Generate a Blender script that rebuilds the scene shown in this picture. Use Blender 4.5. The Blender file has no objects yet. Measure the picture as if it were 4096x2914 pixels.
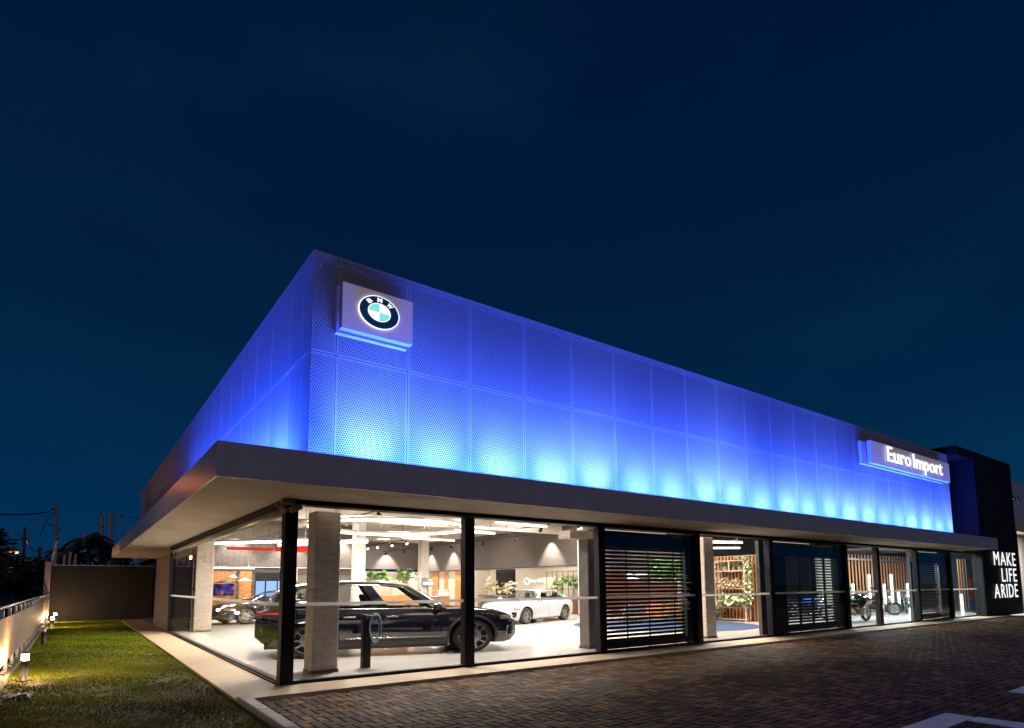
import bpy, math, random
import numpy as np
from mathutils import Vector, Matrix
random.seed(7); RNG = np.random.default_rng(7)
R = math.radians; PI = math.pi
SC = bpy.context.scene; COL = SC.collection
K = (1.31, 1.31, 1.03)          # the photograph's own stretch, given to furniture and vehicles as built size

# ------------------------------------------------------------------ helpers
class MB:
    """collects shapes; build() links them as ONE mesh object"""
    def __init__(s, sc=(1, 1, 1)):
        s.v = []; s.f = []; s.sc = sc
    def add(s, vs, fs):
        o = len(s.v); s.v += [tuple(v) for v in vs]; s.f += [tuple(i + o for i in f) for f in fs]; return s
    def box(s, x0, x1, y0, y1, z0, z1, M=None):
        vs = [(x0,y0,z0),(x1,y0,z0),(x1,y1,z0),(x0,y1,z0),(x0,y0,z1),(x1,y0,z1),(x1,y1,z1),(x0,y1,z1)]
        if M is not None: vs = [M @ Vector(v) for v in vs]
        return s.add(vs, [(0,3,2,1),(4,5,6,7),(0,1,5,4),(1,2,6,5),(2,3,7,6),(3,0,4,7)])
    def bbox(s, x0, x1, y0, y1, z0, z1, b=.01, M=None):
        """box with bevelled vertical and top edges"""
        pl = [(x0+b,y0),(x1-b,y0),(x1,y0+b),(x1,y1-b),(x1-b,y1),(x0+b,y1),(x0,y1-b),(x0,y0+b)]
        cx, cy = (x0+x1)/2, (y0+y1)/2
        def ins(p): return (p[0]+(b if p[0] < cx else -b), p[1]+(b if p[1] < cy else -b))
        L = [[(p[0],p[1],z0) for p in pl],[(p[0],p[1],z1-b) for p in pl],[(*ins(p),z1) for p in pl]]
        vs = [v for l in L for v in l]
        if M is not None: vs = [M @ Vector(v) for v in vs]
        fs = [tuple(range(7,-1,-1)), tuple(range(16,24))]
        for l in range(2):
            for i in range(8):
                j = (i+1) % 8; fs.append((l*8+i, l*8+j, l*8+8+j, l*8+8+i))
        return s.add(vs, fs)
    def tube(s, pts, r, n=8, closed=False):
        pts = [Vector(p) for p in pts]; m = len(pts); rr = r if isinstance(r, (list, tuple)) else [r]*m
        vs = []; up = None
        for i, p in enumerate(pts):
            if closed: d = pts[(i+1) % m] - pts[i-1]
            else: d = pts[min(i+1, m-1)] - pts[max(i-1, 0)]
            d.normalize()
            if up is None:
                up = Vector((0,0,1)) if abs(d.z) < .9 else Vector((1,0,0))
            a = d.cross(up).normalized(); b = a.cross(d).normalized(); up = b
            for k in range(n):
                t = 2*PI*k/n; vs.append(p + a*math.cos(t)*rr[i] + b*math.sin(t)*rr[i])
        fs = []
        for i in range(m if closed else m-1):
            for k in range(n):
                k2 = (k+1) % n; i2 = (i+1) % m
                fs.append((i*n+k, i*n+k2, i2*n+k2, i2*n+k))
        if not closed:
            fs.append(tuple(range(n-1,-1,-1))); fs.append(tuple((m-1)*n+k for k in range(n)))
        return s.add(vs, fs)
    def lathe(s, prof, n=24, M=None, cap=True):
        vs = []; fs = []; m = len(prof)
        for k in range(n):
            t = 2*PI*k/n
            for r, z in prof: vs.append(Vector((r*math.cos(t), r*math.sin(t), z)))
        for k in range(n):
            k2 = (k+1) % n
            for i in range(m-1): fs.append((k*m+i, k2*m+i, k2*m+i+1, k*m+i+1))
        if cap:
            if prof[0][0] > 1e-6: fs.append(tuple(k*m for k in range(n-1,-1,-1)))
            if prof[-1][0] > 1e-6: fs.append(tuple(k*m+m-1 for k in range(n)))
        if M is not None: vs = [M @ v for v in vs]
        return s.add(vs, fs)
    def prism(s, poly, y0, y1, M=None):
        """poly in x,z extruded over y"""
        n = len(poly); vs = [(p[0],y0,p[1]) for p in poly] + [(p[0],y1,p[1]) for p in poly]
        if M is not None: vs = [M @ Vector(v) for v in vs]
        fs = [tuple(range(n)), tuple(range(2*n-1,n-1,-1))] + [(i,i+n,(i+1)%n+n,(i+1)%n) for i in range(n)]
        return s.add(vs, fs)
    def grid(s, P, flip=False):
        h, w = len(P), len(P[0]); vs = [p for row in P for p in row]; fs = []
        for i in range(h-1):
            for j in range(w-1):
                f = (i*w+j, i*w+j+1, (i+1)*w+j+1, (i+1)*w+j); fs.append(f[::-1] if flip else f)
        return s.add(vs, fs)
    def build(s, name, m, parent=None, smooth=False, loc=None, rotz=0):
        me = bpy.data.meshes.new(name); sx, sy, sz = s.sc
        me.from_pydata([(v[0]*sx, v[1]*sy, v[2]*sz) for v in s.v], [], s.f); me.update()
        return link(name, me, m, parent, smooth, loc, rotz)

def link(name, me, m, parent=None, smooth=False, loc=None, rotz=0):
    if m is not None:
        me.materials.clear(); me.materials.append(m)
    if smooth: me.polygons.foreach_set('use_smooth', [True]*len(me.polygons))
    o = bpy.data.objects.new(name, me); COL.objects.link(o)
    if parent is not None: o.parent = parent
    if loc is not None: o.location = loc
    if rotz: o.rotation_euler = (0, 0, rotz)
    return o

def tag(o, label=None, cat=None, group=None, kind=None):
    for k, v in (('label', label), ('category', cat), ('group', group), ('kind', kind)):
        if v: o[k] = v
    return o
def thing(name, label, cat, loc=(0,0,0), rotz=0, group=None):
    o = bpy.data.objects.new(name, None); COL.objects.link(o)
    o.location = loc; o.rotation_euler = (0, 0, rotz); o.empty_display_size = .2
    return tag(o, label, cat, group)
def copy_tree(root, loc, rotz, label, group=None):
    r = root.copy(); COL.objects.link(r); r.location = loc; r.rotation_euler = (0, 0, rotz); r['label'] = label
    if group: r['group'] = group
    for ch in list(root.children):
        c = ch.copy(); COL.objects.link(c); c.parent = r
        for g in list(ch.children):
            d = g.copy(); COL.objects.link(d); d.parent = c
    return r
def structure(name, mb, m, **k):
    o = mb.build(name, m, **k); o['kind'] = 'structure'; return o

def lamp(kind, name, loc, energy, color, parent=None, rot=None, aim=None, **k):
    l = bpy.data.lights.new(name, kind); l.energy = energy; l.color = color
    for a, b in k.items(): setattr(l, a, b)
    o = bpy.data.objects.new(name, l); COL.objects.link(o); o.location = loc
    if aim is not None: o.rotation_euler = (Vector(aim)-Vector(loc)).to_track_quat('-Z', 'Y').to_euler()
    elif rot is not None: o.rotation_euler = rot
    if parent is not None: o.parent = parent
    return o

FONT = None
def text_mb(body, w=None, h=None, depth=.01, bold=0.0, space=1.0):
    """letters as a solid: returns (verts, faces) in x (right), z (up), y (depth towards -y)"""
    c = bpy.data.curves.new('t', 'FONT'); c.body = body; c.size = 1; c.extrude = .5; c.offset = bold; c.align_x = 'LEFT'
    c.resolution_u = 3; c.space_character = space
    o = bpy.data.objects.new('t', c); COL.objects.link(o)
    dg = bpy.context.evaluated_depsgraph_get(); me = bpy.data.meshes.new_from_object(o.evaluated_get(dg))
    V = np.array([v.co[:] for v in me.vertices]); F = [tuple(p.vertices) for p in me.polygons]
    bpy.data.objects.remove(o); bpy.data.curves.remove(c); bpy.data.meshes.remove(me)
    mn, mx = V.min(0), V.max(0); V = V - [mn[0], mn[1], 0]
    sx = w/(mx[0]-mn[0]) if w else None; sz = h/(mx[1]-mn[1]) if h else None
    sx = sx or sz; sz = sz or sx
    return [(v[0]*sx, -v[2]*depth, v[1]*sz) for v in V], F

# ------------------------------------------------------------------ materials
def nt(name):
    m = bpy.data.materials.new(name); m.use_nodes = True; t = m.node_tree; t.nodes.clear(); return m, t
def mat(name, col, rough=.5, metal=0, var=0.0, vscale=6, bump=0, bscale=40, coat=0, spec=.5, stretch=(1,1,1), emit=None, estr=0, trans=0):
    m, t = nt(name); N = t.nodes; L = t.links
    o = N.new('ShaderNodeOutputMaterial'); p = N.new('ShaderNodeBsdfPrincipled'); L.new(p.outputs[0], o.inputs[0])
    p.inputs['Base Color'].default_value = (*col, 1); p.inputs['Roughness'].default_value = rough; p.inputs['Metallic'].default_value = metal
    p.inputs['Coat Weight'].default_value = coat; p.inputs['Coat Roughness'].default_value = .03
    p.inputs['Specular IOR Level'].default_value = spec
    if trans: p.inputs['Transmission Weight'].default_value = trans
    if emit: p.inputs['Emission Color'].default_value = (*emit, 1); p.inputs['Emission Strength'].default_value = estr
    if var or bump:
        tc = N.new('ShaderNodeTexCoord'); mp = N.new('ShaderNodeMapping'); mp.inputs['Scale'].default_value = stretch
        L.new(tc.outputs['Object'], mp.inputs[0])
    if var:
        n = N.new('ShaderNodeTexNoise'); n.inputs['Scale'].default_value = vscale; n.inputs['Detail'].default_value = 5; L.new(mp.outputs[0], n.inputs['Vector'])
        r = N.new('ShaderNodeValToRGB'); r.color_ramp.elements[0].position = .3; r.color_ramp.elements[1].position = .7
        r.color_ramp.elements[0].color = (*[c*(1-var) for c in col], 1); r.color_ramp.elements[1].color = (*[min(1, c*(1+var)) for c in col], 1)
        L.new(n.outputs['Fac'], r.inputs[0]); L.new(r.outputs[0], p.inputs['Base Color'])
    if bump:
        n2 = N.new('ShaderNodeTexNoise'); n2.inputs['Scale'].default_value = bscale; n2.inputs['Detail'].default_value = 4; L.new(mp.outputs[0], n2.inputs['Vector'])
        b = N.new('ShaderNodeBump'); b.inputs['Strength'].default_value = bump; b.inputs['Distance'].default_value = .02
        L.new(n2.outputs['Fac'], b.inputs['Height']); L.new(b.outputs[0], p.inputs['Normal'])
    return m
def emat(name, col, strength):
    m, t = nt(name); o = t.nodes.new('ShaderNodeOutputMaterial'); e = t.nodes.new('ShaderNodeEmission')
    e.inputs[0].default_value = (*col, 1); e.inputs[1].default_value = strength; t.links.new(e.outputs[0], o.inputs[0]); return m
def glassmat(name, tint=(1,1,1), ior=1.45, rough=0.0):
    m, t = nt(name); N = t.nodes; L = t.links
    o = N.new('ShaderNodeOutputMaterial'); mx = N.new('ShaderNodeMixShader'); f = N.new('ShaderNodeFresnel'); f.inputs[0].default_value = ior
    tr = N.new('ShaderNodeBsdfTransparent'); tr.inputs[0].default_value = (*tint, 1)
    g = N.new('ShaderNodeBsdfGlossy'); g.inputs['Roughness'].default_value = rough; g.inputs['Color'].default_value = (.9,.95,1,1)
    ge = N.new('ShaderNodeNewGeometry'); mm = N.new('ShaderNodeMath'); mm.operation = 'MULTIPLY'
    inv = N.new('ShaderNodeMath'); inv.operation = 'SUBTRACT'; inv.inputs[0].default_value = 1
    L.new(ge.outputs['Backfacing'], inv.inputs[1]); L.new(f.outputs[0], mm.inputs[0]); L.new(inv.outputs[0], mm.inputs[1])
    L.new(mm.outputs[0], mx.inputs[0]); L.new(tr.outputs[0], mx.inputs[1]); L.new(g.outputs[0], mx.inputs[2]); L.new(mx.outputs[0], o.inputs[0]); return m
def woodmat(name, col, rough=.45, s=(1.5,1.5,14), var=.35):
    return mat(name, col, rough, var=var, vscale=3, stretch=s, bump=.1, bscale=8)

def perfmat(name, col, pitch=.0492, rad=.33):
    """sheet metal with a staggered pattern of round holes that really let the eye and the light through"""
    m, t = nt(name); N = t.nodes; L = t.links
    def M(op, a, b=None):
        n = N.new('ShaderNodeMath'); n.operation = op
        for i, q in enumerate((a, b)):
            if q is None: continue
            if isinstance(q, (int, float)): n.inputs[i].default_value = q
            else: L.new(q, n.inputs[i])
        return n.outputs[0]
    tc = N.new('ShaderNodeTexCoord'); sp = N.new('ShaderNodeSeparateXYZ'); L.new(tc.outputs['Object'], sp.inputs[0])
    gn = N.new('ShaderNodeSeparateXYZ'); L.new(tc.outputs['Generated'], gn.inputs[0])
    rowh = pitch*.866
    v = M('DIVIDE', sp.outputs['Z'], rowh); row = M('FLOOR', v); fv = M('SUBTRACT', M('SUBTRACT', v, row), .5)
    odd = M('MULTIPLY', M('FLOORED_MODULO', row, 2), .5)
    u = M('ADD', M('DIVIDE', sp.outputs['X'], pitch), odd); fu = M('SUBTRACT', M('FRACT', u), .5)
    fv2 = M('MULTIPLY', fv, .866)
    d = M('SQRT', M('ADD', M('MULTIPLY', fu, fu), M('MULTIPLY', fv2, fv2)))
    hole = M('LESS_THAN', d, rad)
    ex = M('LESS_THAN', M('ABSOLUTE', M('SUBTRACT', gn.outputs['X'], .5)), .478)
    ez = M('LESS_THAN', M('ABSOLUTE', M('SUBTRACT', gn.outputs['Z'], .5)), .484)
    fac = M('MULTIPLY', hole, M('MULTIPLY', ex, ez))
    o = N.new('ShaderNodeOutputMaterial'); mx = N.new('ShaderNodeMixShader'); tr = N.new('ShaderNodeBsdfTransparent')
    p = N.new('ShaderNodeBsdfPrincipled'); p.inputs['Base Color'].default_value = (*col, 1); p.inputs['Roughness'].default_value = .45; p.inputs['Metallic'].default_value = .0
    L.new(fac, mx.inputs[0]); L.new(p.outputs[0], mx.inputs[1]); L.new(tr.outputs[0], mx.inputs[2]); L.new(mx.outputs[0], o.inputs[0]); return m

M = {}
M['panel'] = perfmat('perforated aluminium', (.42,.42,.44))
M['backing'] = mat('dark backing wall', (.03,.03,.035), .8, var=.2)
M['fascia'] = mat('grey composite cladding', (.46,.43,.49), .28, var=.10, vscale=2.2, bump=.02, bscale=3)
M['soffit'] = mat('soffit board', (.50,.45,.38), .7, var=.1, vscale=1.2, bump=.08, bscale=12)
M['black'] = mat('black powder coat', (.007,.0075,.009), .55, spec=.2)
M['blackgloss'] = mat('black gloss', (.008,.008,.010), .12)
M['chrome'] = mat('brushed bright metal', (.8,.79,.77), .18, 1)
M['steel'] = mat('galvanised steel', (.45,.45,.45), .4, .8, var=.15)
M['glass'] = glassmat('clear glazing', (.97,.985,.985), 1.42)
M['film'] = mat('frosted white film', (.62,.64,.63), .6, var=.05)
def filmmat():
    m, t = nt('frosted translucent film'); N = t.nodes; o = N.new('ShaderNodeOutputMaterial'); mx = N.new('ShaderNodeMixShader'); a = N.new('ShaderNodeBsdfDiffuse'); b = N.new('ShaderNodeBsdfTranslucent')
    a.inputs[0].default_value = (.85,.87,.86,1); b.inputs[0].default_value = (.85,.87,.86,1); mx.inputs[0].default_value = .6
    t.links.new(a.outputs[0], mx.inputs[1]); t.links.new(b.outputs[0], mx.inputs[2]); t.links.new(mx.outputs[0], o.inputs[0]); return m
M['band'] = filmmat()
M['concrete'] = mat('board marked concrete', (.50,.42,.34), .8, var=.18, vscale=5, bump=.25, bscale=22, stretch=(1,1,2.5))
M['brownwall'] = mat('taupe plaster', (.10,.085,.075), .8, var=.12, vscale=3)
M['cream'] = mat('cream wall paint', (.42,.365,.295), .7, var=.03, vscale=2)
M['white'] = mat('white wall paint', (.75,.73,.70), .6, var=.03)
M['greywhite'] = mat('weathered white render', (.24,.20,.21), .85, var=.12, vscale=2)
M['ceil'] = mat('plastered ceiling slab', (.68,.61,.52), .8, var=.07, vscale=1.2, bump=.1, bscale=5)
M['floor'] = mat('polished screed floor', (.56,.53,.50), .16, var=.07, vscale=1.1, spec=.45)
M['wood'] = woodmat('oak veneer', (.36,.15,.045))
M['woodslat'] = woodmat('varnished pine slat', (.46,.21,.08))
M['woodpale'] = woodmat('pale timber frame', (.55,.38,.27), var=.15)
M['wooddark'] = woodmat('walnut', (.085,.027,.010))
M['slab'] = mat('broom finished concrete walkway', (.43,.32,.20), .62, var=.16, vscale=2.2, bump=.5, bscale=9, stretch=(1,3.2,1))
M['kerb'] = mat('cast concrete kerb', (.40,.37,.35), .8, var=.22, vscale=7, bump=.35, bscale=45)
M['soil'] = mat('lawn soil', (.050,.032,.012), .95, var=.4, vscale=2.5, bump=.4, bscale=30)
M['asphalt'] = mat('dark asphalt', (.03,.03,.032), .9, var=.25, vscale=2, bump=.3, bscale=60)
M['joint'] = mat('sand joint', (.010,.009,.008), .95, var=.2)
M['linepaint'] = mat('white painted paver', (.75,.75,.80), .75, var=.15, vscale=8, bump=.3, bscale=40)
M['rug'] = mat('blue woven rug', (.020,.038,.10), .95, var=.3, vscale=25, bump=.5, bscale=160)
M['led'] = emat('warm white LED diffuser', (1,.80,.55), 5)
M['ledwhite'] = emat('bright white LED diffuser', (1,.90,.80), 12)
M['ledcool'] = emat('cool white LED tube', (.80,.95,1), 4.5)
M['spotglow'] = emat('track spot lens', (1,.93,.82), 14)
M['stripglow'] = emat('dim strip', (1,.85,.7), 1.2)
M['lampglow'] = emat('bollard lamp lens', (1,.78,.55), 60)
M['sodium'] = emat('sodium street lamp', (1,.33,.04), 30)
M['letterglow'] = emat('lit white letter', (.98,.98,1), 1.15)
M['halo'] = emat('lit cyan letter rim', (.25,.75,.9), 1.0)
M['emblemwhite'] = emat('lit emblem white', (1,.97,.97), 1.25)
M['emblemcyan'] = emat('lit emblem cyan', (.22,.80,.78), 1.0)
M['emblemblue'] = mat('emblem dark blue', (.006,.022,.06), .2, emit=(.004,.03,.08), estr=.5)
M['darkwall'] = mat('dark wall panel', (.080,.066,.057), .8, var=.1, vscale=4)
M['motowall'] = mat('near black wall', (.022,.021,.022), .8, var=.15)
M['partpaint'] = mat('sand partition paint', (.34,.30,.23), .7, var=.05)
M['endwall'] = mat('dark board marked wall', (.012,.010,.010), .85, var=.4, vscale=3, stretch=(7,7,.4), bump=.2, bscale=12)
M['ribbed'] = mat('black ribbed cladding', (.014,.014,.015), .6, spec=.2)
M['lining'] = mat('dark grey lining', (.011,.011,.013), .7, spec=.15)
M['signplate'] = mat('pale sign plate', (.62,.56,.62), .5, var=.03)
M['signglow'] = mat('sign face with added glow', (.70,.62,.68), .5, emit=(.80,.62,.80), estr=.13)  # faint emission added so the sign plates look brighter from the front
M['leaf'] = mat('indoor plant leaf', (.10,.22,.035), .5, var=.5, vscale=14)
M['leafpale'] = mat('variegated pale leaf', (.45,.50,.28), .5, var=.4, vscale=16)
M['flower'] = mat('dried pale blossom', (.66,.54,.36), .7, var=.2, vscale=20)
M['treeleaf'] = mat('night tree foliage', (.035,.05,.03), .7, var=.4, vscale=3)
M['bark'] = mat('bark', (.07,.055,.045), .9, var=.3, vscale=9)
M['polewood'] = mat('concrete utility pole', (.30,.22,.19), .85, var=.2, vscale=4)
M['redpaint'] = mat('red paint', (.50,.02,.02), .35)
M['redglow'] = emat('red lit panel', (1,.06,.02), 1.1)
M['grass'] = None
M['pot'] = mat('clay pot', (.30,.17,.12), .7, var=.15)
M['potwhite'] = mat('white ceramic pot', (.7,.68,.64), .3)
M['leather'] = mat('burgundy upholstery', (.14,.03,.035), .6, var=.2)
M['orange'] = mat('orange upholstery', (.62,.25,.05), .6)
M['greyfab'] = mat('grey felt', (.10,.10,.11), .9, var=.15, vscale=30)
M['cable'] = mat('blue white cable', (.30,.45,.62), .3)
M['paper'] = mat('crumpled white paper', (.7,.66,.6), .7)
M['rubber'] = mat('tyre rubber', (.014,.014,.015), .75, bump=.15, bscale=60)
M['screenblue'] = emat('daylight blue screen', (.35,.55,1), 1.6)
M['carblack'] = mat('black car paint', (.006,.0065,.010), .07, coat=1, spec=.6)
M['carwhite'] = mat('white car paint', (.50,.545,.58), .18, coat=1)
M['carglass'] = glassmat('tinted car glass', (.88,.91,.91), 1.45)
M['cladding'] = mat('matt black plastic', (.02,.02,.021), .5)
M['headlight'] = mat('headlamp glass', (.35,.33,.30), .06, .6, coat=1)
M['tail'] = mat('red tail lamp', (.45,.01,.01), .1, emit=(1,.02,.02), estr=.25, coat=1)
M['rim'] = mat('machined alloy', (.72,.68,.64), .22, .9)
M['rimdark'] = mat('dark alloy', (.012,.012,.013), .5, spec=.2)
M['cabin'] = mat('cabin trim', (.02,.018,.017), .7)
M['bronze'] = mat('bronze casting', (.22,.12,.05), .35, .8)
M['bluepaint'] = mat('blue bike paint', (.03,.10,.40), .25, coat=.5)
M['bikesilver'] = mat('silver bike parts', (.55,.56,.58), .3, .8)
M['fence'] = mat('sand coloured mesh screen', (.27,.20,.14), .6, var=.1, vscale=2)
M['rodpaint'] = mat('faded red white rod', (.90,.62,.62), .4, var=.3, vscale=3)
M['plinth'] = mat('dirty concrete plinth', (.14,.11,.085), .9, var=.3, vscale=6, bump=.3, bscale=30)
M['wire'] = mat('dark cable', (.01,.01,.01), .6)
M['concretelight'] = mat('pale concrete column', (.55,.51,.47), .8, var=.08, vscale=3, bump=.1, bscale=15)

# ------------------------------------------------------------------ render, camera, sky
SC.view_settings.view_transform = 'Standard'; SC.view_settings.look = 'None'
SC.view_settings.exposure = 0; SC.view_settings.gamma = 1
cy = SC.cycles; cy.max_bounces = 9; cy.diffuse_bounces = 4; cy.glossy_bounces = 4; cy.transparent_max_bounces = 24; cy.transmission_bounces = 4
cy.sample_clamp_indirect = 4; cy.caustics_reflective = False; cy.caustics_refractive = False; cy.use_denoising = True
cd = bpy.data.cameras.new('camera'); cam = bpy.data.objects.new('camera', cd); COL.objects.link(cam); SC.camera = cam
yaw, pit, rol = .93960, .1054, -.0054
fw = Vector((math.cos(pit)*math.cos(yaw), math.cos(pit)*math.sin(yaw), math.sin(pit)))
rt = Vector((math.sin(yaw), -math.cos(yaw), 0)); up = rt.cross(fw)
r2 = rt*math.cos(rol) + up*math.sin(rol); u2 = -rt*math.sin(rol) + up*math.cos(rol)
cam.matrix_world = Matrix(((r2.x,u2.x,-fw.x,-3.0049),(r2.y,u2.y,-fw.y,-10.9896),(r2.z,u2.z,-fw.z,1.72),(0,0,0,1)))
cd.sensor_width = 36; cd.lens = 36*2385.82/4096; cd.shift_y = 631.79/4096; cd.shift_x = -.28/4096; cd.clip_end = 3000; cd.clip_start = .05

w = bpy.data.worlds.new('World'); SC.world = w; w.use_nodes = True; T = w.node_tree; T.nodes.clear()
wo = T.nodes.new('ShaderNodeOutputWorld'); bg = T.nodes.new('ShaderNodeBackground'); T.links.new(bg.outputs[0], wo.inputs[0])
sky = T.nodes.new('ShaderNodeTexSky'); sky.sky_type = 'NISHITA'; sky.sun_disc = False; sky.sun_elevation = R(-5); sky.sun_rotation = R(215)
sb = T.nodes.new('ShaderNodeMixRGB'); sb.blend_type = 'MULTIPLY'; sb.inputs[0].default_value = 1; sb.inputs[2].default_value = (.006,.008,.006,1); T.links.new(sky.outputs[0], sb.inputs[1])
tc = T.nodes.new('ShaderNodeTexCoord'); sx = T.nodes.new('ShaderNodeSeparateXYZ'); T.links.new(tc.outputs['Generated'], sx.inputs[0])
rp = T.nodes.new('ShaderNodeValToRGB'); T.links.new(sx.outputs['Z'], rp.inputs[0]); cr = rp.color_ramp
stops = [(0,(.0012,.033,.094)),(.08,(.0010,.028,.084)),(.25,(.0007,.0190,.061)),(.45,(.0005,.0115,.044)),(.75,(.0004,.0075,.034)),(1,(.0003,.0055,.028))]
cr.elements[0].position = 0; cr.elements[0].color = (*stops[0][1],1); cr.elements[1].position = 1; cr.elements[1].color = (*stops[-1][1],1)
for p_, c_ in stops[1:-1]: e = cr.elements.new(p_); e.color = (*c_,1)
nz = T.nodes.new('ShaderNodeTexNoise'); nz.inputs['Scale'].default_value = 2.2; nz.inputs['Detail'].default_value = 5
mp = T.nodes.new('ShaderNodeMapping'); mp.inputs['Scale'].default_value = (1,1,2.6); T.links.new(tc.outputs['Generated'], mp.inputs[0]); T.links.new(mp.outputs[0], nz.inputs['Vector'])
nr = T.nodes.new('ShaderNodeValToRGB'); nr.color_ramp.elements[0].position = .45; nr.color_ramp.elements[0].color = (0,0,0,1); nr.color_ramp.elements[1].position = .8; nr.color_ramp.elements[1].color = (.0006,.006,.009,1)
T.links.new(nz.outputs['Fac'], nr.inputs[0])
a1 = T.nodes.new('ShaderNodeMixRGB'); a1.blend_type = 'ADD'; a1.inputs[0].default_value = 1; T.links.new(rp.outputs[0], a1.inputs[1]); T.links.new(sb.outputs[0], a1.inputs[2])
a2 = T.nodes.new('ShaderNodeMixRGB'); a2.blend_type = 'ADD'; a2.inputs[0].default_value = 1; T.links.new(a1.outputs[0], a2.inputs[1]); T.links.new(nr.outputs[0], a2.inputs[2])
T.links.new(a2.outputs[0], bg.inputs[0]); bg.inputs[1].default_value = 1.0
# afterglow of the town behind the camera: one very weak, very soft, slightly warm sun
sun = lamp('SUN', 'sun', (0,-30,20), .20, (1,.82,.86)); sun.data.angle = R(25); sun.rotation_euler = Vector((.30,.86,-.34)).to_track_quat('-Z','Y').to_euler()

# ------------------------------------------------------------------ ground
structure('ground', MB().box(-900,900,-900,900,-1.2,-.16), M['asphalt'])
structure('lawn_soil', MB().box(-4.05,-.90,-14,28,-.15,-.045).box(-40,-4.3,-14,120,-.15,-.06), M['soil'])
structure('walkway', MB().box(-.90,36.4,-.96,-.001,-.15,0).box(-.90,0,0,14.55,-.15,0).box(-.9,.6,14.56,27.2,-.15,-.004), M['slab'])
kb = MB()
for i in range(8):
    y1 = -.92-i*1.31; kb.bbox(-.90,-.72,y1-1.30,y1,-.15,.055,.018)
structure('kerb', kb, M['kerb'])
structure('driveway_bed', MB().box(-.72,70,-22,-.97,-.15,-.085), M['joint'])

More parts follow.
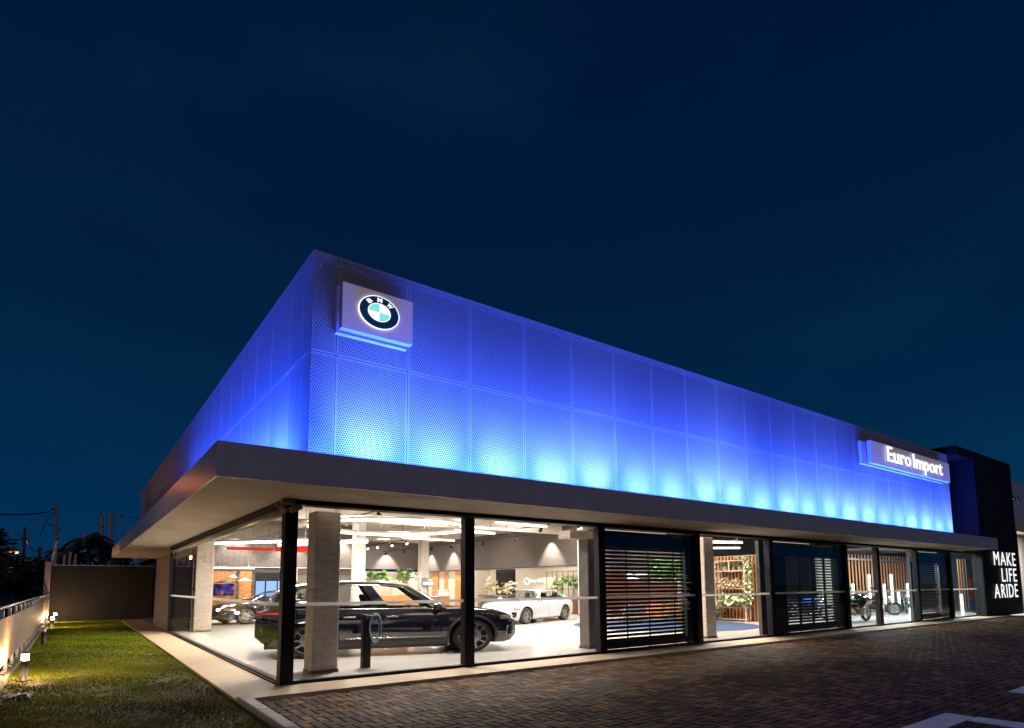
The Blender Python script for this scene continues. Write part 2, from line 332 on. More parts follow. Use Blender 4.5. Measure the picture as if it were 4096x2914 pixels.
def pavers():
    w_, L_ = .14, .28; g = .008
    V = []; F = []; tone = []; VL = []; FL = []
    rects = [(5.0,6.75,-7.99,-7.74),(6.45,6.75,-9.8,-7.99),(9.4,14.5,-7.99,-7.74)]
    def inr(x, y): return any(a < x < b and c < y < d for a, b, c, d in rects)
    ni, nj = int(41/w_), int(12.4/w_)
    for i in range(ni):
        for j in range(nj):
            m = (i - j) % 4
            if m == 0: x0, x1, y0, y1 = i*w_, (i+2)*w_, j*w_, (j+1)*w_
            elif m == 3: x0, x1, y0, y1 = i*w_, (i+1)*w_, j*w_, (j+2)*w_
            else: continue
            x0 -= .71; x1 -= .71; y0, y1 = -.985-y1, -.985-y0
            cxx = (x0+x1)/2
            d = (cxx+3, (y0+y1)/2+11)                       # leave out what is outside the frame
            fwd = d[0]*.59+d[1]*.807; lat = d[0]*.807-d[1]*.59
            if fwd < 6.2 or abs(lat) > fwd*.93+.6: continue
            if x1-x0 > y1-y0: hs = [(x0,cxx,y0,y1),(cxx,x1,y0,y1)]
            else: hs = [(x0,x1,y0,(y0+y1)/2),(x0,x1,(y0+y1)/2,y1)]
            kp = [h_ for h_ in hs if not inr((h_[0]+h_[1])/2,(h_[2]+h_[3])/2)]
            if not kp: continue
            if len(kp) == 1: x0, x1, y0, y1 = kp[0]; cxx = (x0+x1)/2
            dz = random.gauss(0,.0018); tx, ty = random.gauss(0,.006), random.gauss(0,.006); c = .009; top = -.052+dz
            xa, xb, ya, yb = x0+g, x1-g, y0+g, y1-g
            vs = [(xa,ya,-.086),(xb,ya,-.086),(xb,yb,-.086),(xa,yb,-.086)]
            def zz(x, y): return top + (x-cxx)*tx + (y-(y0+y1)/2)*ty
            vs += [(x,y,zz(x,y)-.006) for x, y in ((xa,ya),(xb,ya),(xb,yb),(xa,yb))]
            vs += [(x,y,zz(x,y)) for x, y in ((xa+c,ya+c),(xb-c,ya+c),(xb-c,yb-c),(xa+c,yb-c))]
            ln = False
            VV, FF = V, F
            o = len(VV); VV += vs
            fs = [(8,9,10,11)] + [(4+a,4+(a+1)%4,8+(a+1)%4,8+a) for a in range(4)] + [(a,(a+1)%4,4+(a+1)%4,4+a) for a in range(4)]
            FF += [tuple(q+o for q in f) for f in fs]
            if not ln: tone += [random.random()]*9
    for a_, b_, c_, d_ in rects:
        nx, ny = (round((b_-a_)/.29), 1) if b_-a_ > d_-c_ else (1, round((d_-c_)/.29))
        for ii in range(max(nx,1)):
            for jj in range(max(ny,1)):
                xa, xb = a_+(b_-a_)*ii/nx-.03, a_+(b_-a_)*(ii+1)/nx-.03-.008; ya, yb = c_+(d_-c_)*jj/ny-.03, c_+(d_-c_)*(jj+1)/ny-.03-.008
                if b_-a_ > d_-c_: ya, yb = c_-.05, d_+.03
                else: xa, xb = a_-.05, b_+.03; yb = min(yb, c_+(d_-c_)-.06)
                tz = -.047+random.gauss(0,.001); o = len(VL); VL += [(xa,ya,-.086),(xb,ya,-.086),(xb,yb,-.086),(xa,yb,-.086),(xa,ya,tz),(xb,ya,tz),(xb,yb,tz),(xa,yb,tz)]
                FL += [tuple(q+o for q in f) for f in ((4,5,6,7),(0,1,5,4),(1,2,6,5),(2,3,7,6),(3,0,4,7))]
    me = bpy.data.meshes.new('driveway'); me.from_pydata(V, [], F); at = me.attributes.new('tone','FLOAT','FACE'); at.data.foreach_set('value', tone)
    m, t = nt('concrete pavers'); N = t.nodes; L = t.links
    o = N.new('ShaderNodeOutputMaterial'); p = N.new('ShaderNodeBsdfPrincipled'); L.new(p.outputs[0], o.inputs[0])
    a = N.new('ShaderNodeAttribute'); a.attribute_name = 'tone'; r = N.new('ShaderNodeValToRGB'); e = r.color_ramp.elements
    e[0].color = (.045,.022,.010,1); e[1].color = (.38,.185,.075,1); q = r.color_ramp.elements.new(.6); q.color = (.15,.071,.029,1)
    L.new(a.outputs['Fac'], r.inputs[0])
    tc = N.new('ShaderNodeTexCoord'); n = N.new('ShaderNodeTexNoise'); n.inputs['Scale'].default_value = 1.4; n.inputs['Detail'].default_value = 6; L.new(tc.outputs['Object'], n.inputs['Vector'])
    mx = N.new('ShaderNodeMixRGB'); mx.blend_type = 'MULTIPLY'; mx.inputs[0].default_value = .9; n.inputs['Scale'].default_value = .55; n.inputs['Roughness'].default_value = .68; L.new(r.outputs[0], mx.inputs[1]); L.new(n.outputs['Fac'], mx.inputs[2]); L.new(mx.outputs[0], p.inputs['Base Color'])
    n2 = N.new('ShaderNodeTexNoise'); n2.inputs['Scale'].default_value = 90; L.new(tc.outputs['Object'], n2.inputs['Vector'])
    b = N.new('ShaderNodeBump'); b.inputs['Strength'].default_value = .35; b.inputs['Distance'].default_value = .01; L.new(n2.outputs['Fac'], b.inputs['Height']); L.new(b.outputs[0], p.inputs['Normal'])
    p.inputs['Roughness'].default_value = .8; p.inputs['Specular IOR Level'].default_value = .25
    o = link('driveway', me, m); o['kind'] = 'structure'
    me2 = bpy.data.meshes.new('parking_line'); me2.from_pydata(VL, [], FL); o = link('parking_line', me2, M['linepaint']); o['kind'] = 'structure'
pavers()

def grass():
    n = 170000
    y = -9 + 37*RNG.random(n)**1.55; x = -4.0 + 3.13*RNG.random(n); x = np.where(x > -.93, x-.05, x)
    patch = np.sin(x*3.1+1.3*np.sin(y*1.7))*np.sin(y*2.3+x) + .6*np.sin(x*7+y*5.1)
    keep = RNG.random(n) < np.clip(1.0+.30*patch, .35, 1)
    for px, py, pr, ps in ((-1.55,2.3,.34,.5),(-3.45,3.2,.40,.6),(-2.5,1.1,.26,.3),(-1.25,7.6,.25,.7),(-2.3,4.6,.22,.4),(-3.2,-.6,.3,.3),(-1.6,-1.6,.22,.3),(-2.9,8.5,.3,.8)):
        dd = np.hypot((x-px)/pr, (y-py)/ps)*1.7+.35*np.sin(x*17+y*9)*np.sin(y*13); keep &= (RNG.random(len(x)) < np.clip((dd-.45)/.6, .04, 1))
    x, y = x[keep], y[keep]; n = len(x)
    h = (.016+.024*RNG.random(n))*np.clip(1+.3*np.sin(x*3.1+1.3*np.sin(y*1.7))*np.sin(y*2.3+x), .6, 1.4); a = RNG.random(n)*2*PI; wd = .004+.006*RNG.random(n)+.0006*np.clip(y,0,30); ln = .04*RNG.random(n); b = RNG.random(n)*2*PI
    V = np.zeros((n,3,3)); V[:,0] = np.stack([x-wd*np.cos(a), y-wd*np.sin(a), np.full(n,-.047)],1); V[:,1] = np.stack([x+wd*np.cos(a), y+wd*np.sin(a), np.full(n,-.047)],1)
    V[:,2] = np.stack([x+ln*np.cos(b), y+ln*np.sin(b), -.047+h],1)
    me = bpy.data.meshes.new('grass'); me.vertices.add(3*n); me.vertices.foreach_set('co', V.reshape(-1)); me.loops.add(3*n); me.loops.foreach_set('vertex_index', np.arange(3*n)); me.polygons.add(n)
    me.polygons.foreach_set('loop_start', np.arange(n)*3); me.update(); me.validate()
    at = me.attributes.new('tone','FLOAT','FACE'); at.data.foreach_set('value', np.clip(.5+.25*np.sin(x*2.1+y*.9)*np.sin(y*1.3)+.3*(RNG.random(n)-.5),0,1))
    m, t = nt('lawn grass'); N = t.nodes; L = t.links; o = N.new('ShaderNodeOutputMaterial'); p = N.new('ShaderNodeBsdfPrincipled'); L.new(p.outputs[0], o.inputs[0])
    q = N.new('ShaderNodeAttribute'); q.attribute_name = 'tone'; r = N.new('ShaderNodeValToRGB'); e = r.color_ramp.elements
    e[0].color = (.065,.095,.007,1); e[1].color = (.30,.25,.02,1); k = r.color_ramp.elements.new(.55); k.color = (.16,.20,.010,1); L.new(q.outputs['Fac'], r.inputs[0]); L.new(r.outputs[0], p.inputs['Base Color']); p.inputs['Roughness'].default_value = .9; p.inputs['Specular IOR Level'].default_value = .08
    o = link('grass', me, m); tag(o, 'short lawn grass lit yellow green by the bollard lamps', 'grass', kind='stuff')
grass()
# ------------------------------------------------------------------ the showroom building
H = 3.263; CT = 3.775; ZS = 6.152; ZT = 8.166; UX = .344; EX = 32.35
B = thing('showroom_building', 'car showroom with blue lit perforated upper facade and glazed ground floor', 'building')
# canopy
cm = MB()
xb_ = [-1.49,2.05,5.6,9.2,12.8,16.4,20.0,23.6,27.2,31.77]
for a, b in zip(xb_, xb_[1:]): cm.box(a+(.006 if a > -1 else 0),b,-1.90,-1.87+random.uniform(-.002,.002),H,CT)
cm.box(-1.4,31.7,-1.868,-1.864,H+.01,CT-.01)
for k in range(8): cm.box(-1.49,-1.46,-1.865+3.608*k+(.006 if k else 0),-1.865+3.608*(k+1),H,CT)
cm.box(31.74,31.77,-1.87,-.05,H,CT)
cm.box(-1.46,31.74,-1.87,.30,CT-.06,CT-.03).box(-1.46,.34,.30,27,CT-.06,CT-.03)
cm.build('canopy_fascia', M['fascia'], B)
sf = MB(); k_ = [-1.46+2.0*q for q in range(17)]+[31.74]
for a, b in zip(k_, k_[1:]): sf.box(a+.004,b-.004,-1.862,.05,H+.004+random.uniform(0,.003),H+.03)
for q in range(11): sf.box(-1.455,.05,.054+2.45*q+.004,.054+2.45*(q+1)-.004,H+.004+random.uniform(0,.003),H+.03)
sf.box(.05,.62,15.6,27,H+.004,H+.03).build('canopy_soffit', M['soffit'], B)
# upper facade: backing wall behind the perforated sheets
MB().box(UX+.30,EX-.02,.30,.36,CT-.4,ZT-.05).box(UX+.30,UX+.36,.36,37.1,CT-.4,ZT-.05).box(UX+.36,EX,.36,37.1,7.2,7.3).build('backing_wall', M['backing'], B)
MB().box(EX-.03,EX+.0,.004,.6,CT,ZT).box(UX+.002,EX-.04,.004,.30,ZT-.012,ZT).box(UX+.004,UX+.30,.31,37.1,ZT-.012,ZT).build('parapet_cap', M['fascia'], B)
def panel_mesh(wd, ht):
    g = .008; mb = MB().box(g, wd-g, 0, .004, g, ht-g); me = bpy.data.meshes.new('facade_panel')
    me.from_pydata(mb.v, [], mb.f); me.update(); me.materials.append(M['panel']); return me
pc = {}
def panel(x, wd, z0, z1, left=False):
    k = (round(wd,3), round(z1-z0,3))
    if k not in pc: pc[k] = panel_mesh(wd, z1-z0)
    o = bpy.data.objects.new('facade_panel', pc[k]); COL.objects.link(o); o.parent = B
    if left: o.location = (UX, x+wd, z0); o.rotation_euler = (0,0,-PI/2)
    else: o.location = (UX+x, 0, z0)
xs = [0,.487]+[.487+1.5255*(k+1) for k in range(20)]+[EX-UX]
for a, b in zip(xs, xs[1:]):
    panel(a, b-a, CT-.30, ZS); panel(a, b-a, ZS, ZT)
ys = [.01,.55,1.39]+[1.39+1.4775*(k+1) for k in range(24)]
for a, b in zip(ys, ys[1:]):
    panel(a, b-a, CT-.30, ZS, True); panel(a, b-a, ZS, ZT, True)
# blue wall washers standing on the canopy roof
BLUE = (.020,.074,1.0)
HOT = (.15,.28,1.0); LR = random.Random(3)
for i in range(21):
    x = UX+.487+1.5255*(i+.5)+LR.uniform(-.10,.10)
    lamp('SPOT', 'facade_washer', (x,-1.0,CT+.08), 640*LR.uniform(.75,1.25), HOT, aim=(x+LR.uniform(-.12,.12),.02,CT+1.05+LR.uniform(-.15,.25)), spot_size=R(76), spot_blend=1.0, shadow_soft_size=.05)
for i in range(4):
    x = UX+4+i*8
    MB().box(x-3.9,x+3.9,-.55,-.45,CT-.03,CT+.05).build('washer_housing', M['black'], B)
    lamp('AREA', 'facade_flood', (x,-.50,CT+.06), 2050, BLUE, aim=(x,-.2,CT+4.2), shape='RECTANGLE', size=7.8, size_y=.08)
for i in range(9):
    y = 1.9+1.4775*i
    lamp('SPOT', 'facade_washer', (UX-.95,y,CT+.08), 300*LR.uniform(.75,1.25), HOT, aim=(UX+.02,y,CT+.9+LR.uniform(-.1,.2)), spot_size=R(76), spot_blend=1.0, shadow_soft_size=.05)
for i in range(2):
    y = 4.1+i*7
    MB().box(UX-.55,UX-.45,y-3.4,y+3.4,CT-.03,CT+.05).build('washer_housing', M['black'], B)
    lamp('AREA', 'facade_flood', (UX-.50,y,CT+.06), 2000, BLUE, aim=(UX-.2,y,CT+4.2), shape='RECTANGLE', size=6.8, size_y=.08)
# glazing
posts = [0.0,3.86,7.83,11.75,15.66,20.86,23.62,27.55,31.45,35.2]
def post(x0, x1, y0, y1): MB().bbox(x0,x1,y0,y1,.0,H,.008).build('post', M['black'], B)
post(-.02,.21,-.03,.20)
for x in posts[1:]: post(x-.12,x+.12,-.06,.14)
post(-.03,.15,15.60,15.78)
MB().box(-.02,35.2,-.20,.10,H-.085,H+.002).box(-.08,.14,.20,15.6,H-.075,H+.002).build('head_rail', M['black'], B)
sm = MB()
for a, b in zip(posts, posts[1:]): sm.box(a+.12 if a else .21,b-.12,-.03,.09,.0,.055)
sm.box(-.01,.11,.20,15.6,0,.06).box(-.05,-.012,.20,15.6,0,.03).build('sill_rail', M['black'], B)
bays = [(0,'w',2),(1,'w',2),(2,'s',4),(3,'w',2),(4,'s',5),(5,'w',1),(6,'w',2),(7,'s',3),(8,'w',2)]
def pane(x0, x1): MB().box(x0+.003,x1-.003,.02,.032,.055,H-.085).build('glass_pane', M['glass'], B)
for i, kd, n in bays:
    a = posts[i]+(.12 if i else .21); b = posts[i+1]-.12
    if kd == 'm':
        MB().box(a,b,-.01,.1,0,H-.085).build('infill_panel', M['black'], B); continue
    for k in range(n): pane(a+(b-a)*k/n, a+(b-a)*(k+1)/n)
    zb = 1.362 if kd == 'w' else 1.37
    MB().box(a,b,.012,.018,zb,zb+.062).build('glass_band', M['band'], B)
for k in range(7):
    y0 = .20+(15.6-.2)*k/7; y1 = .20+(15.6-.2)*(k+1)/7
    MB().box(.02,.032,y0+.003,y1-.003,.06,H-.075).build('glass_pane', M['glass'], B)
MB().box(.012,.018,.2,15.6,1.365,1.425).build('glass_band', M['band'], B)
MB().tube([(.06,.25,H-.17),(.06,15.55,H-.17)], .085, 14).build('blind_roll', M['steel'], B, True)
# roller grilles inside the shop doors
def grille(x0, x1, mull, mw):
    mb = MB()
    z = .25
    while z < 2.66: mb.bbox(x0,x1,.16,.185,z,z+.068,.004); z += .1035
    for x in mull: mb.box(x-mw/2,x+mw/2,.145,.195,.05,2.7)
    g = mb.build('roller_grille', M['black'], B)
    MB().box(x0-.05,x1+.35,.12,.34,2.70,H-.10).build('grille_box', M['blackgloss'], B)
    MB().box(x0-.05,x1+.35,.14,.2,.06,.25).build('grille_base', M['black'], B)
    MB().box(x0-.02,x0+2.6,.102,.112,H-.125,H-.117).build('light_strip', M['stripglow'], B)
grille(7.95,11.33,[],.0); grille(15.86,20.35,[16.82,17.72,18.6,19.53],.10); grille(27.7,30.4,[30.0],.05)
MB().box(20.35,20.74,.05,.3,.05,H-.1).build('door_panel', M['black'], B); MB().box(11.36,11.63,.10,.3,.05,H-.1).build('door_panel', M['black'], B)
MB().box(30.45,31.3,.10,.3,.05,H-.1).build('door_panel', M['brownwall'], B)
for x in (8.8,9.67,10.73): MB().box(x-.018,x+.018,.034,.05,.06,2.7).build('door_stile', M['black'], B)
# inside
CE = 5.5
MB().box(.05,22.6,.10,38,-.14,0).box(22.6,40.8,.10,9,-.14,0).build('showroom_floor', M['floor'], B)
MB().box(.70,22.6,.40,38,CE,CE+.1).box(22.6,32.2,.4,9,CE,CE+.1).box(32.2,34.7,.85,9,CE,CE+.1).box(34.7,40.8,.0,9,3.70,3.8).build('ceiling', M['ceil'], B)
bm = MB()
for y in (5.2,11.5,17.8): bm.box(.7,22,y,y+.45,CE-.55,CE-.001)
for x in (7.2,13.5,): bm.box(x,x+.45,.5,25,CE-.40,CE-.002)
bm.build('ceiling_beam', M['ceil'], B)
MB().box(.37,34.7,.37,.42,H+.05,CT-.07).box(.37,.42,.42,37,H+.05,CT-.07).build('upper_wall', M['ceil'], B)
def col(x, y, m='concrete', s=.52, t=H-.02): 
    c = MB().bbox(x,x+s,y,y+s,.06,t,.02).build('column', M[m], B)
    MB().box(x-.012,x+s+.012,y-.012,y+s+.012,0,.06).build('base_trim', M['wooddark'], c)
col(.87,1.02); col(13.38,.92); col(.75,14.78,s=.62,t=4.2)
MB().box(7.62,8.5,.92,1.4,2.96,H-.09).build('bulkhead', M['concrete'], B); col(8.28,.95,'brownwall',.4)
for (x, y) in ((7.6,16.0),(20.31,14.05),(14.2,22.0),(13.6,31)): col(x,y,'concretelight',.5,CE)
MB().box(15.66,17.3,.40,.52,0,H-.1).build('pier', M['brownwall'], B); MB().box(28.0,28.6,.42,.55,0,H-.1).build('pier', M['brownwall'], B)
# walls of the room
wl = MB().box(22.4,22.55,8.6,38,0,2.93).box(11.4,22.4,37.6,37.75,0,2.95); wl.build('interior_wall', M['cream'], B)
MB().box(.62,11.2,25.0,25.1,0,2.78).box(11.2,11.35,25.0,37.6,0,CE).build('interior_wall', M['darkwall'], B)
MB().box(.62,11.2,24.9,25.1,2.80,CE).box(22.2,22.55,8.6,38,2.95,CE-.02).box(11.4,22.2,37.3,37.6,3.15,CE-.02).build('wall_fascia', M['darkwall'], B)
MB().box(.62,11.2,24.88,24.9,2.78,2.81).build('wall_trim', M['film'], B)
MB().box(40.7,40.8,-.13,9,0,3.7).box(34.7,34.8,.8,9,3.8,CE).build('interior_wall', M['motowall'], B)
MB().box(22.6,40.7,8.9,9,0,CE).build('interior_wall', M['motowall'], B)
MB().box(.60,.66,15.53,27.2,0,H-.02).build('garden_wall', M['greywhite'], B)
MB().box(.662,.72,15.53,38,0,CE).box(.43,.662,15.5,38,H+.04,CE).build('interior_wall', M['darkwall'], B)
MB().box(.14,.74,15.45,15.52,0,H-.08).build('return_wall', M['blackgloss'], B)
for (a, b) in ((3.05,4.22),(4.41,5.05)): MB().box(a,b,24.94,24.99,0,2.58).build('wood_panel', M['wood'], B)
for (a, b) in ((5.28,5.75),(5.84,6.4),(6.48,7.2)):
    f = MB().box(a-.04,b+.04,24.90,24.98,.95,2.5).build('office_window', M['black'], B); MB().box(a,b,24.88,24.896,1.15,2.02).build('pane', M['screenblue'], f)
f = MB().box(22.30,22.4,23.4,25.7,0,2.85).build('glazed_door', M['black'], B); MB().box(22.28,22.296,23.5,25.55,.1,2.6).build('pane', M['blackgloss'], f)
for (y0, y1) in ((30.3,31.7),(32.9,33.5),(34.5,35.6)): MB().box(22.34,22.4,y0,y1,0,2.9).build('wood_panel', M['wood'], B)
MB().box(22.32,22.4,9.2,14.6,0,2.35).build('wood_panel', M['wooddark'], B)
MB().box(22.31,22.4,8.6,14.7,2.36,2.94).build('wall_panel', M['darkwall'], B)

# ------------------------------------------------------------------ signs
def roundel(parent, c, ax, rr, rz, depth, lit=True, normal='y'):
    """ring emblem: c centre, flat facing -y (or -x)"""
    def P(r, t, d): 
        u, v = r*rr*math.sin(t), r*rz*math.cos(t)
        return (c[0]+u, c[1]-d, c[2]+v) if normal == 'y' else (c[0]-d, c[1]-u, c[2]+v)
    def disc(r0, r1, t0, t1, d0, d1, name, m, n=48):
        mb = MB(); k = max(3, int(n*(t1-t0)/(2*PI))); vs = []; fs = []
        for i in range(k+1):
            t = t0+(t1-t0)*i/k
            vs += [P(r0,t,d0),P(r1,t,d0),P(r0,t,d1),P(r1,t,d1)]
        for i in range(k):
            a = 4*i; b = a+4; fs += [(a+2,a+3,b+3,b+2),(a+1,b+1,b+3,a+3),(a,a+2,b+2,b),(a,b,b+1,a+1)]
        fs += [(0,1,3,2),(4*k,4*k+2,4*k+3,4*k+1)]
        return mb.add(vs, fs).build(name, m, parent)
    D = depth
    disc(.955,1.0,0,2*PI,0,D*1.05,'outer_rim', M['emblemwhite'] if lit else M['white'])
    disc(.56,.955,0,2*PI,0,D,'ring', M['emblemblue'] if lit else M['white'])
    disc(.52,.56,0,2*PI,0,D*1.05,'inner_rim', M['emblemwhite'] if lit else M['white'])
    for q in range(4):
        dk = q in (1,3)
        disc(0.001,.52,q*PI/2,(q+1)*PI/2,0,D,'quadrant', (M['emblemcyan'] if lit else M['bluepaint']) if dk else (M['emblemwhite'] if lit else M['white']))
    if lit:
        for ch, t in (('B',R(-42)),('M',0),('W',R(42))):
            V, F = text_mb(ch, w=.23 if ch != 'W' else .29, h=.25, depth=.5, bold=.035); V = np.array(V); V[:,0] -= V[:,0].max()/2; V[:,2] += .615
            out = []
            for v in V:
                x = v[0]*math.cos(t)+v[2]*math.sin(t); z_ = -v[0]*math.sin(t)+v[2]*math.cos(t)
                out.append((c[0]+x*rr, c[1]-D*1.0-.012-v[1]*.02, c[2]+z_*rz))
            MB().add(out, F).build('letter', M['emblemwhite'], parent)
S1 = thing('emblem_sign', 'square pale sign plate with a round lit emblem on the blue facade', 'sign', (0,0,0))
MB().bbox(.80,2.29,-.34,-.19,6.60,7.52,.008).build('sign_plate', M['signplate'], S1); MB().box(.812,2.278,-.3435,-.3405,6.612,7.508).build('sign_face_glow', M['signglow'], S1)
MB().bbox(.77,2.26,-.15,-.02,6.56,7.50,.006).build('back_box', M['signplate'], S1); MB().box(.9,2.2,-.188,-.152,6.7,7.4).build('spacer', M['black'], S1)
roundel(S1, (1.545,-.344,7.075), 'y', .43, .335, .03)
S2 = thing('name_sign', 'long pale sign with lit dealer name letters at facade end', 'sign', (0,0,0))
MB().bbox(22.92,31.37,-.36,-.20,6.60,7.54,.008).build('sign_plate', M['signplate'], S2); MB().box(22.935,31.355,-.3635,-.3605,6.612,7.528).build('sign_face_glow', M['signglow'], S2); MB().bbox(22.55,31.2,-.15,-.02,6.56,7.5,.006).build('back_box', M['signplate'], S2)
MB().box(23.1,31.1,-.198,-.152,6.7,7.4).build('spacer', M['black'], S2)
for word, x, wd in (('Euro',24.22,2.35),('Import',26.85,3.35)):
    hh = .66 if word == 'Euro' else .86; dz = 6.79 if word == 'Euro' else 6.59
    V, F = text_mb(word, w=wd, h=hh, depth=.05, bold=.006, space=1.04)
    MB().add([(v[0]+x, v[1]-.44, v[2]+dz) for v in V], F).build('letters', M['letterglow'], S2)
    V, F = text_mb(word, w=wd, h=hh, depth=.03, bold=.012, space=1.04)
    MB().add([(v[0]+x+.07, v[1]-.385, v[2]+dz-.012) for v in V], F).build('letter_shadow_edges', M['emblemblue'], S2)

PT = thing('portal_building', 'black ribbed portal block at the far end of the showroom', 'building')
rb = MB().box(34.8,40.9,-.36,-.14,-.05,8.6).box(34.81,40.9,-.139,4,3.98,8.59)
x = 34.82
while x < 40.85: rb.box(x,x+.10,-.40,-.361,-.05,8.6); x += .20
rb.build('cladding', M['ribbed'], PT)
MB().box(EX+.003,34.797,-.38,.72,8.12,8.6).build('top_slab', M['ribbed'], PT); MB().box(EX+.003,34.797,.72,.8,CT,8.118).build('recess_wall', M['ribbed'], PT)
MB().box(34.76,34.797,-.40,.715,CT+.02,8.1).build('side_lining', M['lining'], PT)
WL = thing('wall_slogan', 'lit white three line slogan letters on black ribbed wall', 'sign')
for word, x, wd, z0 in (('MAKE',36.42,3.68,2.64),('LIFE',37.5,2.56,1.76),('A',36.08,.86,.90),('RIDE',37.2,2.82,.90)):
    V, F = text_mb(word, w=wd, h=.73, depth=.012, bold=.0, space=1.15)
    MB().add([(v[0]+x, v[1]-.455, v[2]+z0) for v in V], F).build('letters', M['letterglow'], WL)
NB = thing('neighbour_building', 'neighbouring dark topped shop with bright cream lower wall at right edge', 'building')
MB().box(40.95,60,.3,12,5.46,8.05).build('upper_wall', M['fascia'], NB); MB().box(40.95,60,.31,12,4.87,5.455).build('cream_band', M['cream'], NB)
MB().box(40.95,60,1.2,1.3,0,4.865).build('lower_wall', M['white'], NB); MB().box(43.9,44.1,.32,1.19,-.1,4.865).build('mullion', M['brownwall'], NB)
lamp('AREA', 'shop_ceiling_light', (43.5,.75,4.8), 6000, (1,.92,.78), parent=NB, rot=(0,0,0), shape='RECTANGLE', size=4, size_y=.4)
NS = thing('ring_sign', 'unlit metal ring emblem and letter on dark neighbouring shop', 'sign')
mb = MB(); mb.tube([(43.05+.50*math.cos(t), .24, 6.86+.33*math.sin(t)) for t in np.linspace(0,2*PI,28)[:-1]], .07, 8, True); mb.build('ring', M['chrome'], NS, True)
V, F = text_mb('N', w=.7, h=.6, depth=.05, bold=.03); MB().add([(v[0]+44.05, v[1]+.22, v[2]+6.55) for v in V], F).build('letter', M['chrome'], NS)

# opening hours on the door glass, service mark on the wall
OH = thing('door_lettering', 'small white opening hours lettering on the dark door glass', 'lettering')
lines = ['BMW Euro Import','Telefone (45) 2112 5622','www.euroimport.com.br','','Horários de atendimento','Vendas:','Segunda a Sexta-feira','das 08:00h às 18:00h','Sábados','das 09:00h às 13:00h','','Pós Vendas','Segunda a Sexta-feira','das 07:30h às 12:00h','das 13:30h às 18:00h','Sábados','das 08:00h às 12:00h']
for i, l in enumerate(lines):
    if not l: continue
    V, F = text_mb(l, h=.042, depth=.002, bold=.025, space=1.05); sxx = 1.1
    MB().add([(v[0]*sxx+10.84, v[1]+.012, v[2]+2.0-.0625*i) for v in V], F).build('text_line', M['white'], OH)
for x0 in (2.0,4.9):
    V, F = text_mb('Euro Import', w=.3, h=.035, depth=.002); o = MB().add([(v[0]+x0, v[1]+.010, v[2]+1.378) for v in V], F).build('glass_lettering', M['cladding'])
    tag(o, 'tiny dark name lettering on glass band ' + ('in front of the black car doors' if x0 < 3 else 'right of the second black post'), 'lettering')
SM = thing('service_sign', 'white service lettering and round emblem on cream wall behind white car', 'sign')
roundel(SM, (22.38,22.02,1.985), 'x', .36, .27, .02, False, 'x')
V, F = text_mb('Service', w=1.45, h=.24, depth=.02, bold=.02)
MB().add([(22.37+v[1], 21.59-v[0], v[2]+1.87) for v in V], F).build('letters', M['emblemwhite'], SM)
# ------------------------------------------------------------------ vehicles
def smooth_interp(pts, win=.10):
    xs_, zs_ = zip(*pts); g = np.linspace(xs_[0]-.3, xs_[-1]+.3, 900); v = np.interp(g, xs_, zs_)
    k = max(1, int(win/(g[1]-g[0]))); ker = np.hanning(2*k+3); ker /= ker.sum(); pv = np.pad(v, k+1, mode='edge'); v = np.convolve(pv, ker, 'valid')
    return lambda x: float(np.interp(x, g, v))
def make_wheel(t, name, x, y, r, wd, side, style):
    """side +1: outer face towards +y"""
    Mx = Matrix.Translation((x,y,r)) @ Matrix.Rotation(-side*PI/2, 4, 'X')      # local z -> outwards
    ri = r*.76
    prof = [(ri,-wd),(r*.93,-wd),(r*.985,-wd*.85),(r,-wd*.6),(r,-wd*.3),(r*.985,-.03),(r*.93,.0),(r*.84,.004),(ri+.004,-.006),(ri,-.02)]
    tyre = MB(K).lathe(prof, 36, Mx, cap=False).build(name, M['rubber'], t, True)
    mb = MB(K).lathe([(ri*.94,-.02),(ri*.955,-.004),(ri*.99,-.004),(ri,-.02),(ri*.97,-.10),(ri*.93,-.10),(ri*.94,-.02)], 36, Mx, cap=False)
    for k in range(5):
        a = 2*PI*k/5+.3
        for s in (-1, 1):
            a0 = a+s*.10; a1 = a+s*(.36 if style == 'suv' else .26)
            p0 = (math.cos(a0)*ri*.16, math.sin(a0)*ri*.16); p1 = (math.cos(a1)*ri*.95, math.sin(a1)*ri*.95)
            d = Vector((p1[0]-p0[0], p1[1]-p0[1])).normalized(); nn = Vector((-d.y, d.x))
            w0, w1 = ri*.040, ri*.060
            q = [(p0[0]+nn.x*w0,p0[1]+nn.y*w0),(p0[0]-nn.x*w0,p0[1]-nn.y*w0),(p1[0]-nn.x*w1,p1[1]-nn.y*w1),(p1[0]+nn.x*w1,p1[1]+nn.y*w1)]
            vs = [Mx @ Vector((*p,-.004 if i < 2 else -.012)) for i, p in enumerate(q)] + [Mx @ Vector((*p,-.05)) for p in q]
            mb.add(vs, [(0,1,2,3),(0,4,5,1),(1,5,6,2),(2,6,7,3),(3,7,4,0)])
        if style == 'suv':
            a0 = a+PI/5; p = [(ri*.55,a0-.20),(ri*.55,a0+.20),(ri*.62,a0+.16),(ri*.62,a0-.16)]
            vs = [Mx @ Vector((r_*math.cos(t_), r_*math.sin(t_),-.008)) for r_, t_ in p]; mb.add(vs, [(0,1,2,3)])
    mb.lathe([(ri*.19,-.05),(ri*.18,.0),(ri*.10,.004),(0.001,.004)], 16, Mx)
    mb.build('rim', M['rim'], tyre)
    MB(K).lathe([(ri*.98,-.055),(ri*.3,-.05),(0.001,-.05)], 24, Mx, cap=False).build('rim_barrel', M['rimdark'], tyre)
    MB(K).lathe([(ri*.6,-.049),(ri*.3,-.046)], 24, Mx, cap=False).build('brake_disc', M['steel'], tyre)

